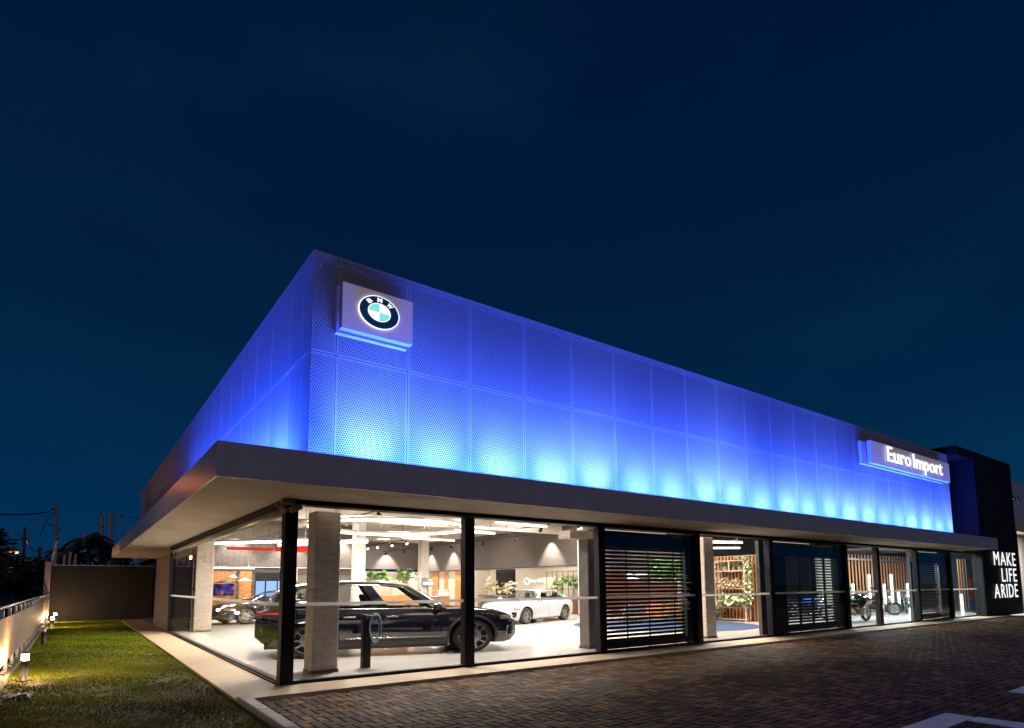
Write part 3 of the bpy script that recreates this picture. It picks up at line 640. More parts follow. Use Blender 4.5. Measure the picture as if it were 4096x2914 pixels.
def make_car(name, label, loc, rotz, S):
    global K
    K = S.get('k', (1.31,1.31,1.03))
    t = thing(name, label, S['cat'], loc, rotz)
    zt = smooth_interp(S['deck']); zb0 = smooth_interp(S['bot'], .06); W = smooth_interp(S['w'], .08)
    xr, xf = -S['wb']/2, S['wb']/2; ra = S['r']+.065; rz = S['r']
    x0, x1 = S['w'][0][0], S['w'][-1][0]
    seams = S['seams']
    st = set(np.round(np.linspace(x0, x1, 110), 4))
    for xx in (xr, xf):
        for a in np.linspace(0, PI, 22): st.add(round(xx+ra*math.cos(a), 4))
    for s_ in seams:
        st = {q for q in st if abs(q-s_) > .012}; st.add(round(s_-.005,4)); st.add(round(s_+.005,4))
    st = sorted(st)
    def zb(x):
        z = zb0(x)
        for xx in (xr, xf):
            if abs(x-xx) < ra: z = max(z, rz+math.sqrt(max(0, ra*ra-(x-xx)**2)))
        return z
    def prof(q): return float(np.interp(q, [.1,.24,.40,.58,.74,.80,.90,1.0], S['prof']))
    def sy(x, z): return W(x)*prof(z/zt(x))
    fr = [0,.10,.22,.36,.5,.62,.72,.79,.84,.90,.955,1.0]
    body = MB(K); doors = [MB(K) for _ in range(len(seams)-1)]
    for side in (-1, 1):
        P = []
        for x in st:
            a, b = zb(x), zt(x); b = max(b, a+.02)
            P.append([(x, side*sy(x, a+(b-a)*f), a+(b-a)*f) for f in fr])
        for i in range(len(st)-1):
            xm = (st[i]+st[i+1])/2
            if any(abs(xm-s_) < .004 for s_ in seams):
                if zb(xm) < S['sill']+.2:
                    lo = [j for j in range(len(fr)-1) if P[i][j][2] < S['sill']]
                else: lo = []
                for j in lo: body.add([P[i][j],P[i+1][j],P[i+1][j+1],P[i][j+1]], [(0,1,2,3) if side < 0 else (3,2,1,0)])
                continue
            for j in range(len(fr)-1):
                f = (0,1,2,3) if side < 0 else (3,2,1,0)
                zc = (P[i][j][2]+P[i][j+1][2])/2; tgt = body
                for d in range(len(seams)-1):
                    if seams[d] < xm < seams[d+1] and zc > S['sill']: tgt = doors[d]
                tgt.add([P[i][j],P[i+1][j],P[i+1][j+1],P[i][j+1]], [f])
    deck = []
    for x in st:
        ys_ = sy(x, zt(x)); deck.append([(x, ys_*q, zt(x)+.05*min(1,(x1-x)/.35+.15)*(1-q*q)**.8 if abs(q) < 1 else zt(x)) for q in (-1,-.97,-.85,-.55,-.2,.2,.55,.85,.97,1)])
    for i in range(len(st)-1):
        xm = (st[i]+st[i+1])/2
        if S['rb']+.18 < xm < S['wbse']-.22: continue
        for j in range(9): body.add([deck[i][j],deck[i][j+1],deck[i+1][j+1],deck[i+1][j]], [(3,2,1,0)])
    for k, x in ((0, st[0]), (-1, st[-1])):
        a, b = zb(x), zt(x); L_ = [(x, -sy(x,a+(b-a)*f), a+(b-a)*f) for f in fr]+[p for p in deck[k][1:-1]]+[(x, sy(x,a+(b-a)*f), a+(b-a)*f) for f in fr[::-1]]
        body.add(L_, [tuple(range(len(L_))) if k else tuple(range(len(L_)-1,-1,-1))])
    bo = body.build('body', S['paint'], t, True)
    for d, mb in enumerate(doors):
        if not mb.v: continue
        # split the two sides into two doors
        for side in (-1, 1):
            q = MB(K)
            for i in range(0, len(mb.v), 4):
                if mb.v[i][1]*side > 0: q.add(mb.v[i:i+4], [tuple(k-mb.f[i//4][0]*0-i for k in mb.f[i//4])])
            dr = q.build('door', S['paint'], t, True)
            xh = seams[d]+.20; zh = S['handle']; yh = side*(sy(xh, zh)+.004)
            MB(K).bbox(xh-.11,xh+.11,min(yh,yh+side*.022),max(yh,yh+side*.022),zh-.014,zh+.014,.006).build('handle', M['chrome'] if S['chrome'] else S['paint'], dr)
    # floor pan, wheel wells, sills
    fp = MB(K).box(x0+.15,x1-.2,-W(0)*.60,W(0)*.60,.19,.30).box(xr+ra+.02,xf-ra-.02,-W(0)*.92,W(0)*.92,.17,.24)
    fp.box(xr-ra,xr+ra,-.5,.5,.3,.75).box(xf-ra,xf+ra,-.5,.5,.3,.75)
    for xx in (xr, xf):
        for side in (-1, 1):
            vs = []; fs = []; n = 16
            for k in range(n+1):
                a = PI*k/n; cx_, cz_ = xx+(ra+.004)*math.cos(a), rz+(ra+.004)*math.sin(a)
                vs += [(cx_,side*.5,cz_),(cx_,side*sy(cx_,max(cz_,.3))*.985,cz_)]
            for k in range(n): fs.append((2*k,2*k+1,2*k+3,2*k+2))
            fp.add(vs, fs)
    fp.build('underbody', M['cladding'], t)
    tr = MB(K)
    for xx in (xr, xf):
        for side in (-1, 1):
            vs = []; fs = []; n = 24
            for k in range(n+1):
                a = -.12+(PI+.24)*k/n
                for rr_, e in ((ra-.008,.0),(ra-.004,.012),(ra+.045,.010),(ra+.05,.0)):
                    cx_, cz_ = xx+rr_*math.cos(a), rz+rr_*math.sin(a); vs.append((cx_, side*(sy(min(max(cx_,x0),x1), max(cz_,.2))+e), cz_))
            for k in range(n):
                for q in range(3): fs.append((4*k+q,4*k+q+1,4*k+q+5,4*k+q+4))
            tr.add(vs, fs)
    if S['clad']:
        tr.build('arch_trim', M['cladding'], t)
    for side in (-1, 1):
        g = [[(x, side*(sy(x, z)+e), z) for z, e in ((zb0(x)+.0,.004),(zb0(x)+.02,.014),(S['sill']-.03,.014),(S['sill']-.015,.003))] for x in np.linspace(xr+ra+.03, xf-ra-.03, 16)]
        MB(K).grid(g, side > 0).build('sill', M['cladding'] if S['clad'] else S['paint'], t, True)
        if S['chrome']:
            g = [[(x, side*(sy(x, z)+e), z) for z, e in ((S['sill']+.0,.002),(S['sill']+.006,.012),(S['sill']+.022,.012),(S['sill']+.028,.002))] for x in np.linspace(xr+ra+.15, xf-ra-.15, 16)]
            MB(K).grid(g, side > 0).build('sill_strip', M['chrome'], t, True)
    # greenhouse
    zr = smooth_interp(S['roof'], .14); xrf, xrr = S['roof'][-1][0], S['roof'][0][0]; wr = S['wr']
    def top(s): x = xrf+.02+(xrr-xrf-.02)*s; return Vector((x, wr*(1-.10*(abs(2*s-1)**3)), zr(x)-.045))
    def bot(s): x = S['wbse']-.10+(S['rb']+.08-S['wbse']+.10)*s; return Vector((x, sy(x, zt(x))*.985, zt(x)+.0))
    def S_(s, v, off=0):
        a, b = bot(s), top(s); p = a.lerp(b, v); p.y += .035*math.sin(PI*v)+off; return p
    wins = S['wins']
    for side in (-1, 1):
        rail = MB(K); ns = 60
        sv = sorted(set([i/ns for i in range(ns+1)]+[q for w_ in wins for q in w_]))
        vv = [0,.06,.3,.5,.7,.87,.93,1.0]
        for i in range(len(sv)-1):
            sm_ = (sv[i]+sv[i+1])/2; inw = any(a < sm_ < b for a, b in wins)
            for j in range(len(vv)-1):
                if inw and .06 <= vv[j] < .87: continue
                q = [S_(sv[i],vv[j]),S_(sv[i+1],vv[j]),S_(sv[i+1],vv[j+1]),S_(sv[i],vv[j+1])]
                rail.add([(p.x, side*p.y, p.z) for p in q], [(0,1,2,3) if side > 0 else (3,2,1,0)])
        rail.build('pillar', S['paint'], t, True)
        for a, b in wins:
            g = [[(lambda p: (p.x, side*p.y, p.z))(S_(a+(b-a)*i/10, .05+.83*j/6, -.006)) for j in range(7)] for i in range(11)]
            MB(K).grid(g, side < 0).build('side_window', M['carglass'], t, True)
        ct = MB(K)
        a, b = wins[0][0], wins[-1][1]
        pth = [S_(a+(b-a)*i/30, .90, .004) for i in range(31)]; ct.tube([(p.x,side*p.y,p.z) for p in pth], .011, 6)
        pth = [S_(a+(b-a)*i/30, .03, .004) for i in range(31)]; ct.tube([(p.x,side*p.y,p.z) for p in pth], .011, 6)
        ct.build('window_trim', M['chrome'] if S['chrome'] else M['blackgloss'], t, True)
        for a, b in zip(wins, wins[1:]):
            g = [[(lambda p: (p.x, side*p.y, p.z))(S_(a[1]-.004+(b[0]-a[1]+.008)*i/3, .05+.83*j/6, .004)) for j in range(7)] for i in range(4)]
            MB(K).grid(g, side < 0).build('door_pillar', M['blackgloss'], t, True)
        xm = S['wbse']-.30; zm = zt(xm)+.09; ym = side*(sy(xm, zt(xm))+.10)
        mr = MB(K); rows = []
        for i in range(7):
            a = -PI/2+PI*i/6; rows.append([(xm+.09*math.sin(a)*.9+.02*0, ym+.11*math.cos(a)*math.cos(q), zm+.075*math.cos(a)*math.sin(q)) for q in np.linspace(0,2*PI,13)])
        mr.grid(rows); mr.bbox(xm-.03,xm+.05,min(ym,ym-side*.12),max(ym,ym-side*.12),zm-.09,zm-.05,.01); mr.build('mirror', S['paint'], t, True)
    g = []
    for i in range(31):
        e = top(i/30); g.append([(e.x, e.y*q, e.z+.062*(1-q*q)**.7) for q in (-1,-.9,-.7,-.4,0,.4,.7,.9,1)])
    MB(K).grid(g).build('roof', S['paint'] if not S['glassroof'] else M['blackgloss'], t, True)
    def screen(s, nm, bow):
        a, b = bot(s), top(s); g = []
        for j in range(9):
            v = j/8; p = a.lerp(b, v); row = []
            for q in np.linspace(-1,1,13): row.append((p.x+bow*(1-q*q)*(1-.5*v), p.y*q+.035*math.sin(PI*v)*q, p.z+.062*(1-q*q)**.7*v+.045*(1-q*q)*(1-v)))
            g.append(row)
        MB(K).grid(g, bow < 0).build(nm, M['carglass'], t, True)
    screen(0, 'windscreen', .16); screen(1, 'rear_window', -.14)
    # cabin
    cb = MB(K); zs_ = S['seat']
    for x in (-.05,-.95):
        for y in (-.38,.38):
            cb.bbox(x-.30,x+.22,y-.24,y+.24,.32,zs_,.06); Mt = Matrix.Translation((x-.30,y,zs_-.02)) @ Matrix.Rotation(-.28,4,'Y'); cb.bbox(-.09,.07,-.23,.23,0,.52,.05,Mt); cb.bbox(-.06,.04,-.13,.13,.55,.74,.04,Mt)
    cb.bbox(S['wbse']-.85,S['wbse']-.2,-.72,.72,.5,zt(.6)-.01,.08); cb.box(-1.9,.9,-.7,.7,.28,.34)
    cb.tube([(.42+.03*math.sin(a), .38+.18*math.cos(a), zs_+.35+.18*math.sin(a)) for a in np.linspace(0,2*PI,17)[:-1]], .016, 6, True)
    cb.build('seats', M['cabin'], t, True)
    # lamps, grille, badges
    for side in (-1, 1):
        g = [[(x+.012, side*(sy(x, z)+.010), z) for z in np.linspace(S['hl'][2]+(S['hl'][1]-x)*0, S['hl'][3], 5)] for x in np.linspace(S['hl'][0], S['hl'][1], 10)]
        MB(K).grid(g, side > 0).build('headlight', M['headlight'], t, True)
        g = [[(x-.008, side*(sy(x, z)+.010), z) for z in np.linspace(S['tl'][2], S['tl'][3], 4)] for x in np.linspace(S['tl'][0], S['tl'][1], 10)]
        MB(K).grid(g, side > 0).build('tail_light', M['tail'], t, True)
        z0, z1 = S['vent']; xv = x1-.10
        g = [[(x+.012, side*(sy(x, z)+.012), z) for z in np.linspace(z0, z1, 4)] for x in np.linspace(xv-.16, xv, 5)]
        MB(K).grid(g, side > 0).build('air_intake', M['blackgloss'], t, True)
        if S['chrome']:
            pts = [(xv-.17,z0),(xv-.15,z1),(xv+.01,z1-.03),(xv-.01,z0)]; MB(K).tube([(x+.014, side*(sy(x, z)+.014), z) for x, z in pts], .014, 6, True).build('intake_trim', M['chrome'], t, True)
        kx = x1+.012
        MB(K).bbox(kx-.02,kx+.012,side*.04 if side > 0 else -.04-S['kid'],side*.04+S['kid'] if side > 0 else -.04,S['kz'][0],S['kz'][1],.01).build('grille', M['blackgloss'], t)
    for xx in (xr, xf):
        for side in (-1, 1): make_wheel(t, 'wheel', xx, side*(W(xx)*.985), S['r'], .24, side, S['style'])
    K = (1.31,1.31,1.03)
    return t
PROF = [.90,.95,.985,1.0,.995,.985,.955,.90]
SUV = dict(cat='car', k=(1.33,1.31,1.06), wb=3.0, r=.398, style='suv', clad=True, chrome=True, glassroof=False, paint=M['carblack'], sill=.40, handle=.90, seat=.72, prof=PROF,
    deck=[(-2.45,.95),(-2.36,1.04),(-2.2,1.09),(-1.0,1.07),(.9,1.05),(1.3,1.06),(1.9,1.00),(2.2,.93),(2.36,.86),(2.46,.72)],
    bot=[(-2.45,.50),(-2.3,.34),(-2.0,.24),(2.0,.22),(2.30,.25),(2.46,.40)],
    w=[(-2.45,.74),(-2.36,.87),(-2.15,.95),(-1.5,.985),(1.5,.985),(2.0,.955),(2.28,.87),(2.40,.76),(2.46,.66)],
    roof=[(-2.02,1.60),(-1.5,1.71),(-.8,1.76),(-.2,1.745),(.26,1.66)], wbse=1.10, rb=-2.32, wr=.64,
    wins=[(.07,.333),(.40,.67),(.70,.90)], seams=[-1.02,-.24,.86], hl=(2.05,2.40,.78,.88), tl=(-2.42,-1.98,.99,1.03), vent=(.40,.62), kid=.30, kz=(.42,.80))
SED = dict(cat='car', k=(1.27,1.18,1.06), wb=2.85, r=.335, style='sedan', clad=False, chrome=False, glassroof=False, paint=M['carwhite'], sill=.33, handle=.80, seat=.58, prof=PROF,
    deck=[(-2.36,.82),(-2.30,.95),(-2.1,1.03),(-1.7,1.04),(-.9,.97),(.6,.93),(.85,.945),(1.65,.86),(1.98,.78),(2.16,.67),(2.23,.54)],
    bot=[(-2.36,.44),(-2.2,.30),(-1.9,.22),(1.9,.18),(2.08,.20),(2.23,.30)],
    w=[(-2.36,.64),(-2.28,.78),(-2.05,.87),(-1.4,.915),(1.4,.915),(1.8,.87),(2.06,.76),(2.18,.62),(2.23,.50)],
    roof=[(-1.22,1.365),(-.8,1.425),(-.4,1.44),(-.1,1.42),(.10,1.36)], wbse=.90, rb=-1.92, wr=.58,
    wins=[(.12,.47),(.495,.74),(.76,.88)], seams=[-.95,-.10,.86], hl=(1.82,2.13,.60,.70), tl=(-2.32,-1.95,.86,.95), vent=(.30,.52), kid=.22, kz=(.42,.60))
make_car('black_car', 'large glossy black suv in the front corner of the showroom beside the concrete column', (3.92,4.10,0), R(-18.7), SUV)
make_car('white_car', 'white sedan with dark multi spoke wheels before the cream service wall', (14.56,11.78,0), R(201), SED)
SED2 = dict(SED); SED2['paint'] = M['carblack']; SED2['chrome'] = True
make_car('black_car', 'black sedan parked deep in the showroom near the wood panels, left of the corner post', (4.9,20.0,0), R(196), SED2)

def make_bike(label, loc, rotz, paint, screen=False, group=None):
    t = thing('motorcycle', label, 'motorcycle', loc, rotz, group); k = (1.62,1.45,1.26) if screen else (1.34,1.34,1.08)
    wb, r = 1.46, .315
    for nm, x in (('front', wb/2), ('rear', -wb/2)):
        Mx = Matrix.Translation((x,0,r)) @ Matrix.Rotation(PI/2,4,'X'); wd = .06 if nm == 'front' else .09
        ty = MB(k).tube([Mx @ Vector((math.cos(a)*(r-wd*.8), math.sin(a)*(r-wd*.8), 0)) for a in np.linspace(0,2*PI,33)[:-1]], wd*.8, 8, True).build('wheel', M['rubber'], t, True)
        rm = MB(k).lathe([(r*.78,-.03),(r*.80,0),(r*.78,.03),(r*.72,.02),(r*.72,-.02),(r*.78,-.03)], 28, Mx, cap=False)
        for q in range(5):
            a = 2*PI*q/5
            for s_ in (-.13,.13): rm.tube([Mx @ Vector((math.cos(a)*.04,math.sin(a)*.04,0)), Mx @ Vector((math.cos(a+s_)*r*.74,math.sin(a+s_)*r*.74,0))], .011, 5)
        rm.lathe([(.05,-.06),(.05,.06)], 12, Mx); rm.build('rim', M['bikesilver'], ty)
        MB(k).lathe([(.15,.065),(.07,.07)], 20, Mx, cap=False).build('brake_disc', M['steel'], ty)
    MB(k).tube([(wb/2,.09,r),(wb/2-.24,.09,.92)], [.028,.024], 8).tube([(wb/2,-.09,r),(wb/2-.24,-.09,.92)], [.028,.024], 8).build('fork', M['bikesilver'], t, True)
    MB(k).tube([(wb/2-.24,-.36,1.03),(wb/2-.20,-.2,1.02),(wb/2-.26,0,.98),(wb/2-.20,.2,1.02),(wb/2-.24,.36,1.03)], .015, 6).tube([(wb/2-.24,.25,1.02),(wb/2-.22,.33,1.18)], .008, 5).tube([(wb/2-.24,-.25,1.02),(wb/2-.22,-.33,1.18)], .008, 5).bbox(wb/2-.27,wb/2-.23,.27,.40,1.15,1.23,.01).bbox(wb/2-.27,wb/2-.23,-.40,-.27,1.15,1.23,.01).build('handlebar', M['cladding'], t, True)
    hl = MB(k); hl.lathe([(.001,.07),(.07,.05),(.10,.0),(.09,-.06),(.04,-.12),(.001,-.13)], 18, Matrix.Translation((wb/2-.14,0,.87)) @ Matrix.Rotation(PI/2,4,'Y')); hl.build('headlight', M['chrome'], t, True)
    def blob(name, m, pts, n=12):
        rows = []
        for x, z, w_, h_ in pts: rows.append([(x, w_*math.cos(a), z+h_*math.sin(a)) for a in np.linspace(0,2*PI,n+1)])
        mb = MB(k).grid(rows); return mb.build(name, m, t, True)
    blob('fuel_tank', paint, [(.40,.84,.01,.01),(.37,.84,.10,.10),(.25,.86,.16,.15),(.08,.86,.16,.14),(-.05,.82,.11,.09),(-.12,.80,.08,.05),(-.13,.80,.01,.01)])
    blob('seat', M['cladding'], [(-.08,.80,.02,.02),(-.10,.80,.11,.04),(-.35,.78,.15,.055),(-.55,.86,.13,.05),(-.85,.93,.09,.035),(-.92,.94,.02,.01)])
    blob('tail_fairing', paint, [(-.45,.74,.02,.02),(-.48,.76,.12,.07),(-.70,.83,.11,.06),(-.93,.90,.06,.03),(-.95,.90,.01,.01)])
    blob('front_mudguard', paint, [(wb/2+.26,.50,.02,.01),(wb/2+.2,.575,.06,.02),(wb/2,.645,.07,.02),(wb/2-.22,.57,.06,.02),(wb/2-.26,.53,.02,.01)])
    en = MB(k).bbox(-.20,.22,-.17,.17,.24,.52,.03).bbox(-.02,.24,-.13,.13,.50,.70,.03)
    for s_ in (-1,1): en.lathe([(.13,0),(.12,.03),(.001,.035)], 16, Matrix.Translation((-.02,s_*.17,.38)) @ Matrix.Rotation(-s_*PI/2,4,'X'))
    en.build('engine', M['bronze'] if screen else M['rimdark'], t)
    MB(k).tube([(.38,.08,.86),(.1,.12,.62),(-.25,.12,.45)], .022, 6).tube([(.38,-.08,.86),(.1,-.12,.62),(-.25,-.12,.45)], .022, 6).tube([(.36,.0,.80),(.30,.14,.5),(.1,.15,.24),(-.2,.13,.24)], .02, 6).tube([(-.12,.10,.76),(-.5,.10,.76),(-.8,.06,.84)], .018, 6).tube([(-.12,-.10,.76),(-.5,-.10,.76),(-.8,-.06,.84)], .018, 6).build('frame', paint if not screen else M['cladding'], t, True)
    MB(k).tube([(-.22,.10,.40),(-wb/2,.11,r)], .03, 6).tube([(-.22,-.10,.40),(-wb/2,-.11,r)], .03, 6).tube([(-.2,0,.42),(-.42,0,.74)], .04, 8).build('swing_arm', M['bikesilver'], t, True)
    MB(k).tube([(.22,-.08,.6),(.32,-.14,.40),(.15,-.16,.24),(-.25,-.17,.27),(-.45,-.19,.36)], .022, 8).tube([(-.42,-.20,.36),(-.60,-.21,.42),(-.9,-.22,.52)], [.03,.055,.05], 10).build('exhaust', M['bikesilver'], t, True)
    if screen:
        rows = [[(wb/2-.02-.12*v-.10*(q*q), .26*q*(1-.35*v), .80+.45*v) for q in np.linspace(-1,1,9)] for v in np.linspace(0,1,6)]
        MB(k).grid(rows).build('windscreen', M['carglass'], t, True)
        blob('front_fairing', paint, [(wb/2+.05,.80,.02,.02),(wb/2-.02,.82,.14,.10),(wb/2-.2,.80,.22,.18),(.25,.66,.23,.22),(.0,.50,.19,.20),(-.08,.46,.02,.02)])
    MB(k).tube([(-.05,.12,.22),(-.12,.30,.0)], .012, 6).build('side_stand', M['cladding'], t)
    return t
G_ = 'motorcycles in the showroom'
make_bike('black faired touring motorcycle at the glass left of the moto window post', (25.25,1.75,0), R(2), M['carblack'], True, G_)
make_bike('dark naked motorcycle with front wheel turned toward the window, among the white light tubes', (32.03,3.77,0), R(-45), M['rimdark'], False, G_)
make_bike('silver motorcycle seen head on beside the rightmost light tube of the moto window', (36.7,4.1,0), R(-150), M['bikesilver'], False, G_)
make_bike('red motorcycle behind the roller grille, left one of the pair', (25.9,6.2,0), R(-60), M['redpaint'], False, G_)
make_bike('blue motorcycle behind the roller grille, right one of the pair', (25.2,3.95,0), R(-72), M['bluepaint'], False, G_)

# ------------------------------------------------------------------ lamps in the hall
WARM = (1,.87,.73); G2 = 'straight pendant lights'
rl = thing('ring_light', 'large glowing ring pendant light above the black suv', 'pendant light', (6.55,9.95,3.9))
rr = 2.95
MB().tube([(rr*math.cos(a), rr*math.sin(a), .09) for a in np.linspace(0,2*PI,73)[:-1]], .06, 6, True).build('housing', M['steel'], rl, True)
MB().tube([(rr*math.cos(a), rr*math.sin(a), -.01) for a in np.linspace(0,2*PI,73)[:-1]], .04, 8, True).build('diffuser', M['led'], rl, True)
wm = MB()
for k in range(6): a = PI/6+k*PI/3; wm.tube([(rr*math.cos(a), rr*math.sin(a), .15),(rr*math.cos(a), rr*math.sin(a), CE-3.9)], .012, 5)
wm.build('suspension_wire', M['chrome'], rl)
lamp('AREA', 'ring_lamp', (0,0,-.10), 700, WARM, parent=rl, rot=(0,0,0), shape='DISK', size=.5)
def pendant(p, q, label, m='led', h=.07, e=90, ce=CE):
    p, q = Vector(p), Vector(q); c = (p+q)/2; d = q-p; L_ = d.length; az = math.atan2(d.y, d.x)
    t = thing('linear_pendant', label, 'pendant light', c, az, G2)
    MB().bbox(-L_/2,L_/2,-.045,.045,.02,.02+h*.6,.01).build('housing', M['steel'], t)
    MB().box(-L_/2+.005,L_/2-.005,-.04,.04,-h*.6,.019).build('diffuser', M[m], t)
    wm = MB()
    for x in (-L_*.4, L_*.4): wm.tube([(x,0,.02+h),(x,0,ce-c.z)], .010, 5)
    wm.build('suspension_wire', M['chrome'], t)
    lamp('AREA', 'pendant_lamp', (0,0,-h*.6-.01), e*1.8, WARM if m == 'led' else (1,.92,.84), parent=t, rot=(0,0,0), shape='RECTANGLE', size=L_, size_y=.08)
pendant((8.73,6.04,3.9),(11.14,6.18,3.9),'upper one of the warm light bars right of the second black post')
pendant((8.4,7.85,3.9),(11.2,7.93,3.9),'middle warm light bar right of the second black post')
pendant((9.3,9.8,3.9),(11.21,9.7,3.9),'lowest and shortest warm light bar right of the second black post')
pendant((7.3,13.0,3.9),(10.0,13.2,3.9),'thin light bar under the far rim of the ring light, left one')
pendant((9.3,14.5,3.95),(12.2,14.7,3.95),'thin light bar under the far rim of the ring light, right one')
pendant((1.04,12.81,3.3),(3.6,9.45,3.3),'thick white light bar seen through the side glass left of the corner post','ledwhite',.10,120)
pendant((3.1,12.2,3.27),(5.1,8.6,3.27),'thick white light bar running behind the corner post and concrete column','ledwhite',.11,120)
pendant((1.9,22.2,2.66),(4.5,22.0,2.66),'low light bar above the television and wood panels','ledwhite',.05,80)
pendant((15.6,3.05,3.3),(17.6,2.25,3.3),'upper light bar in the plant shelf window','led',.07,80)
pendant((18.9,5.5,3.3),(20.6,4.3,3.3),'lower light bar in the plant shelf window','led',.07,80)
pendant((17.0,10.0,3.6),(19.6,9.0,3.6),'light bar behind the first roller grille above the chairs','led',.06,90)
def track(x, y0, y1, z, heads, label, hl, aim=None):
    t = thing('light_track', label, 'light track', (x,(y0+y1)/2,z)); MB().box(-.02,.02,-(y1-y0)/2,(y1-y0)/2,-.02,.02).tube([(0,0,0),(0,0,CE-z)], .012, 5).tube([(0,-(y1-y0)*.4,0),(0,-(y1-y0)*.4,CE-z)], .012, 5).build('rail', M['black'], t)
    for i, (y, tgt, e) in enumerate(heads):
        hd = thing('track_spotlight', hl % ORD[i], 'spotlight', (x,y,z-.02), 0, 'track spotlights')
        d = (Vector(tgt)-Vector((x,y,z-.22))).normalized(); qm = (-d).to_track_quat('Z','Y').to_matrix().to_4x4(); Mt = Matrix.Translation((0,0,-.17)) @ qm
        MB().tube([(0,0,0),(0,0,-.17)], .014, 6).build('bracket', M['black'], hd)
        MB().lathe([(.03,.13),(.075,.10),(.085,-.12),(.075,-.12),(.07,-.105)], 14, Mt, cap=False).build('housing', M['black'], hd, True)
        MB().lathe([(.07,-.105),(.001,-.10)], 14, Mt, cap=False).build('lens', M['spotglow'], hd)
        lamp('SPOT', 'spot_lamp', Mt @ Vector((0,0,-.135)), e, (1,.88,.72), parent=hd, aim=None, spot_size=R(58), spot_blend=.6, shadow_soft_size=.05).rotation_euler = Vector(d).to_track_quat('-Z','Y').to_euler()
ORD = ['first','second','third','fourth','fifth','sixth','seventh','eighth','ninth']
track(16.6,14.5,33.2,4.4,[(y,(21.9 if k % 2 == 0 else 15.5,y+1.0,2.9 if k % 2 == 0 else 0),900) for k, y in enumerate((15.5,18.8,22.6,25.2,29.4,32.6))],'long black light track before the service wall','track spotlight before the service wall, %s along its track from the near end')
track(13.2,21.5,33.2,4.5,[(y,(12.4,y-6,0),700) for y in (22.1,24.2,26.5,28.1,31.2,33)],'black light track behind the ring light','track spotlight behind the ring light, %s along its track from the near end')
track(7.4,3.4,15.5,4.95,[(4.0,(3.6,4.3,1.2),1000),(6.4,(4.2,5.2,1.0),1000),(9.0,(10.5,6.5,0),900),(12.9,(11.5,12,0.5),900),(14.6,(13.5,12,.8),900)],'black light track near the ceiling over the black suv','track spotlight above the black suv, %s along its track from the glass')
track(14.6,1.2,12.5,4.5,[(1.8,(13.0,.5,0),800),(4.8,(12.6,4.5,0),800),(8.2,(15.5,8.8,0),900),(10.8,(14,12.2,.8),900)],'black light track right of the white sedan','track spotlight right of the white sedan, %s along its track from the glass')
track(2.6,16.5,24.2,4.7,[(17.5,(4.1,24.9,2.2),700),(20.4,(7.0,24.9,2.2),900),(23.0,(10.2,24.9,2.2),800)],'black light track before the dark wall with the television','track spotlight before the television wall, %s along its track from the near end')
# fill panels added in the ceiling to brighten the hall
for i, (x, y) in enumerate(((3.2,2.9),(10,3.2),(17.8,3.0),(3.4,8.6),(10.6,9.6),(17.6,9.0),(4.2,15.0),(11.5,16),(18.5,15.5),(17,26),(5,21.5),(17,34))):
    t = thing('fill_panel', ['added square fill panel flush in the hall ceiling'][0]+' over '+['the black suv by the glass','the floor between second and third post','the round blue rug','the ring light','the floor before the white car','the table with chairs','the side glass end','the middle of the hall','the white sedan tail','the service desk','the black sedan','the far end of the hall'][i], 'panel light', (x,y,CE-.02), 0, 'added ceiling fill panels')
    MB().box(-.42,.42,-.42,.42,-.01,.018).build('frame', M['white'], t); MB().box(-.38,.38,-.38,.38,-.014,-.0101).build('diffuser', M['ledwhite'], t)
    lamp('AREA', 'fill_lamp', (0,0,-.03), 620, (1,.89,.80), parent=t, rot=(0,0,0), shape='SQUARE', size=.74)
# downlights close to the dark walls: they draw the pale arches
for x, y, e, lb in ((21.55,19.1,3600,'before the service wall behind the white car'),(21.5,31.7,3600,'deep on the right wall, nearer one'),(21.5,35.5,3600,'deep on the right wall, farther one'),(18.75,36.6,3600,'on the far end wall of the hall'),(4.1,24.2,3200,'above the low light bar and television'),(7.0,24.2,3200,'above the blue screens'),(10.2,24.2,3000,'left of the pale inner column')):
    t = thing('wall_downlight', 'small ceiling can light drawing a pale arch '+lb, 'downlight', (x,y,CE-.02), 0, 'downlights along the dark walls')
    MB().lathe([(.001,.018),(.09,.018),(.09,-.12),(.08,-.12),(.075,-.09)], 14, cap=False).build('can', M['white'], t, True); MB().lathe([(.075,-.09),(.001,-.088)], 14, cap=False).build('lens', M['spotglow'], t)
    lamp('SPOT', 'downlight_lamp', (0,0,-.14), e, (1,.90,.78), parent=t, rot=(0,0,0), spot_size=R(78), spot_blend=.5, shadow_soft_size=.03)
# light tubes among the motorcycles
G3 = 'white light tubes among the motorcycles'
for i, (x, z0, z1, lb) in enumerate(((28.05,1.1,1.7,'short glowing tube above the black touring motorcycle'),(29.85,.95,2.18,'tall glowing tube left of the moto window post'),(32.45,.68,2.2,'tallest glowing tube right of the moto window post'),(31.55,.62,1.68,'slim glowing tube beside the moto window post'),(33.25,.46,1.24,'short glowing tube above the naked front wheel'),(34.5,.92,1.7,'glowing tube above the silver motorcycle'),(34.6,.0,.36,'stub of glowing tube on the floor below the silver motorcycle'),(42.6-6.1,.0,1.12,'glowing tube standing in the last narrow window'))):
    t = thing('light_tube', lb, 'light tube', (x if i < 7 else 35.05, 3.0 if i < 7 else .70, 0), 0, G3)
    MB().lathe([(.001,z0),(.035,z0+.01),(.05,z0+.04),(.05,z1-.04),(.035,z1-.01),(.001,z1)], 12, cap=False).build('tube', M['ledcool'], t, True)
    MB().tube([(0,.09,0),(0,.09,z1)], .015, 6).bbox(-.12,.12,-.05,.14,0,.015,.005).build('stand', M['steel'], t)
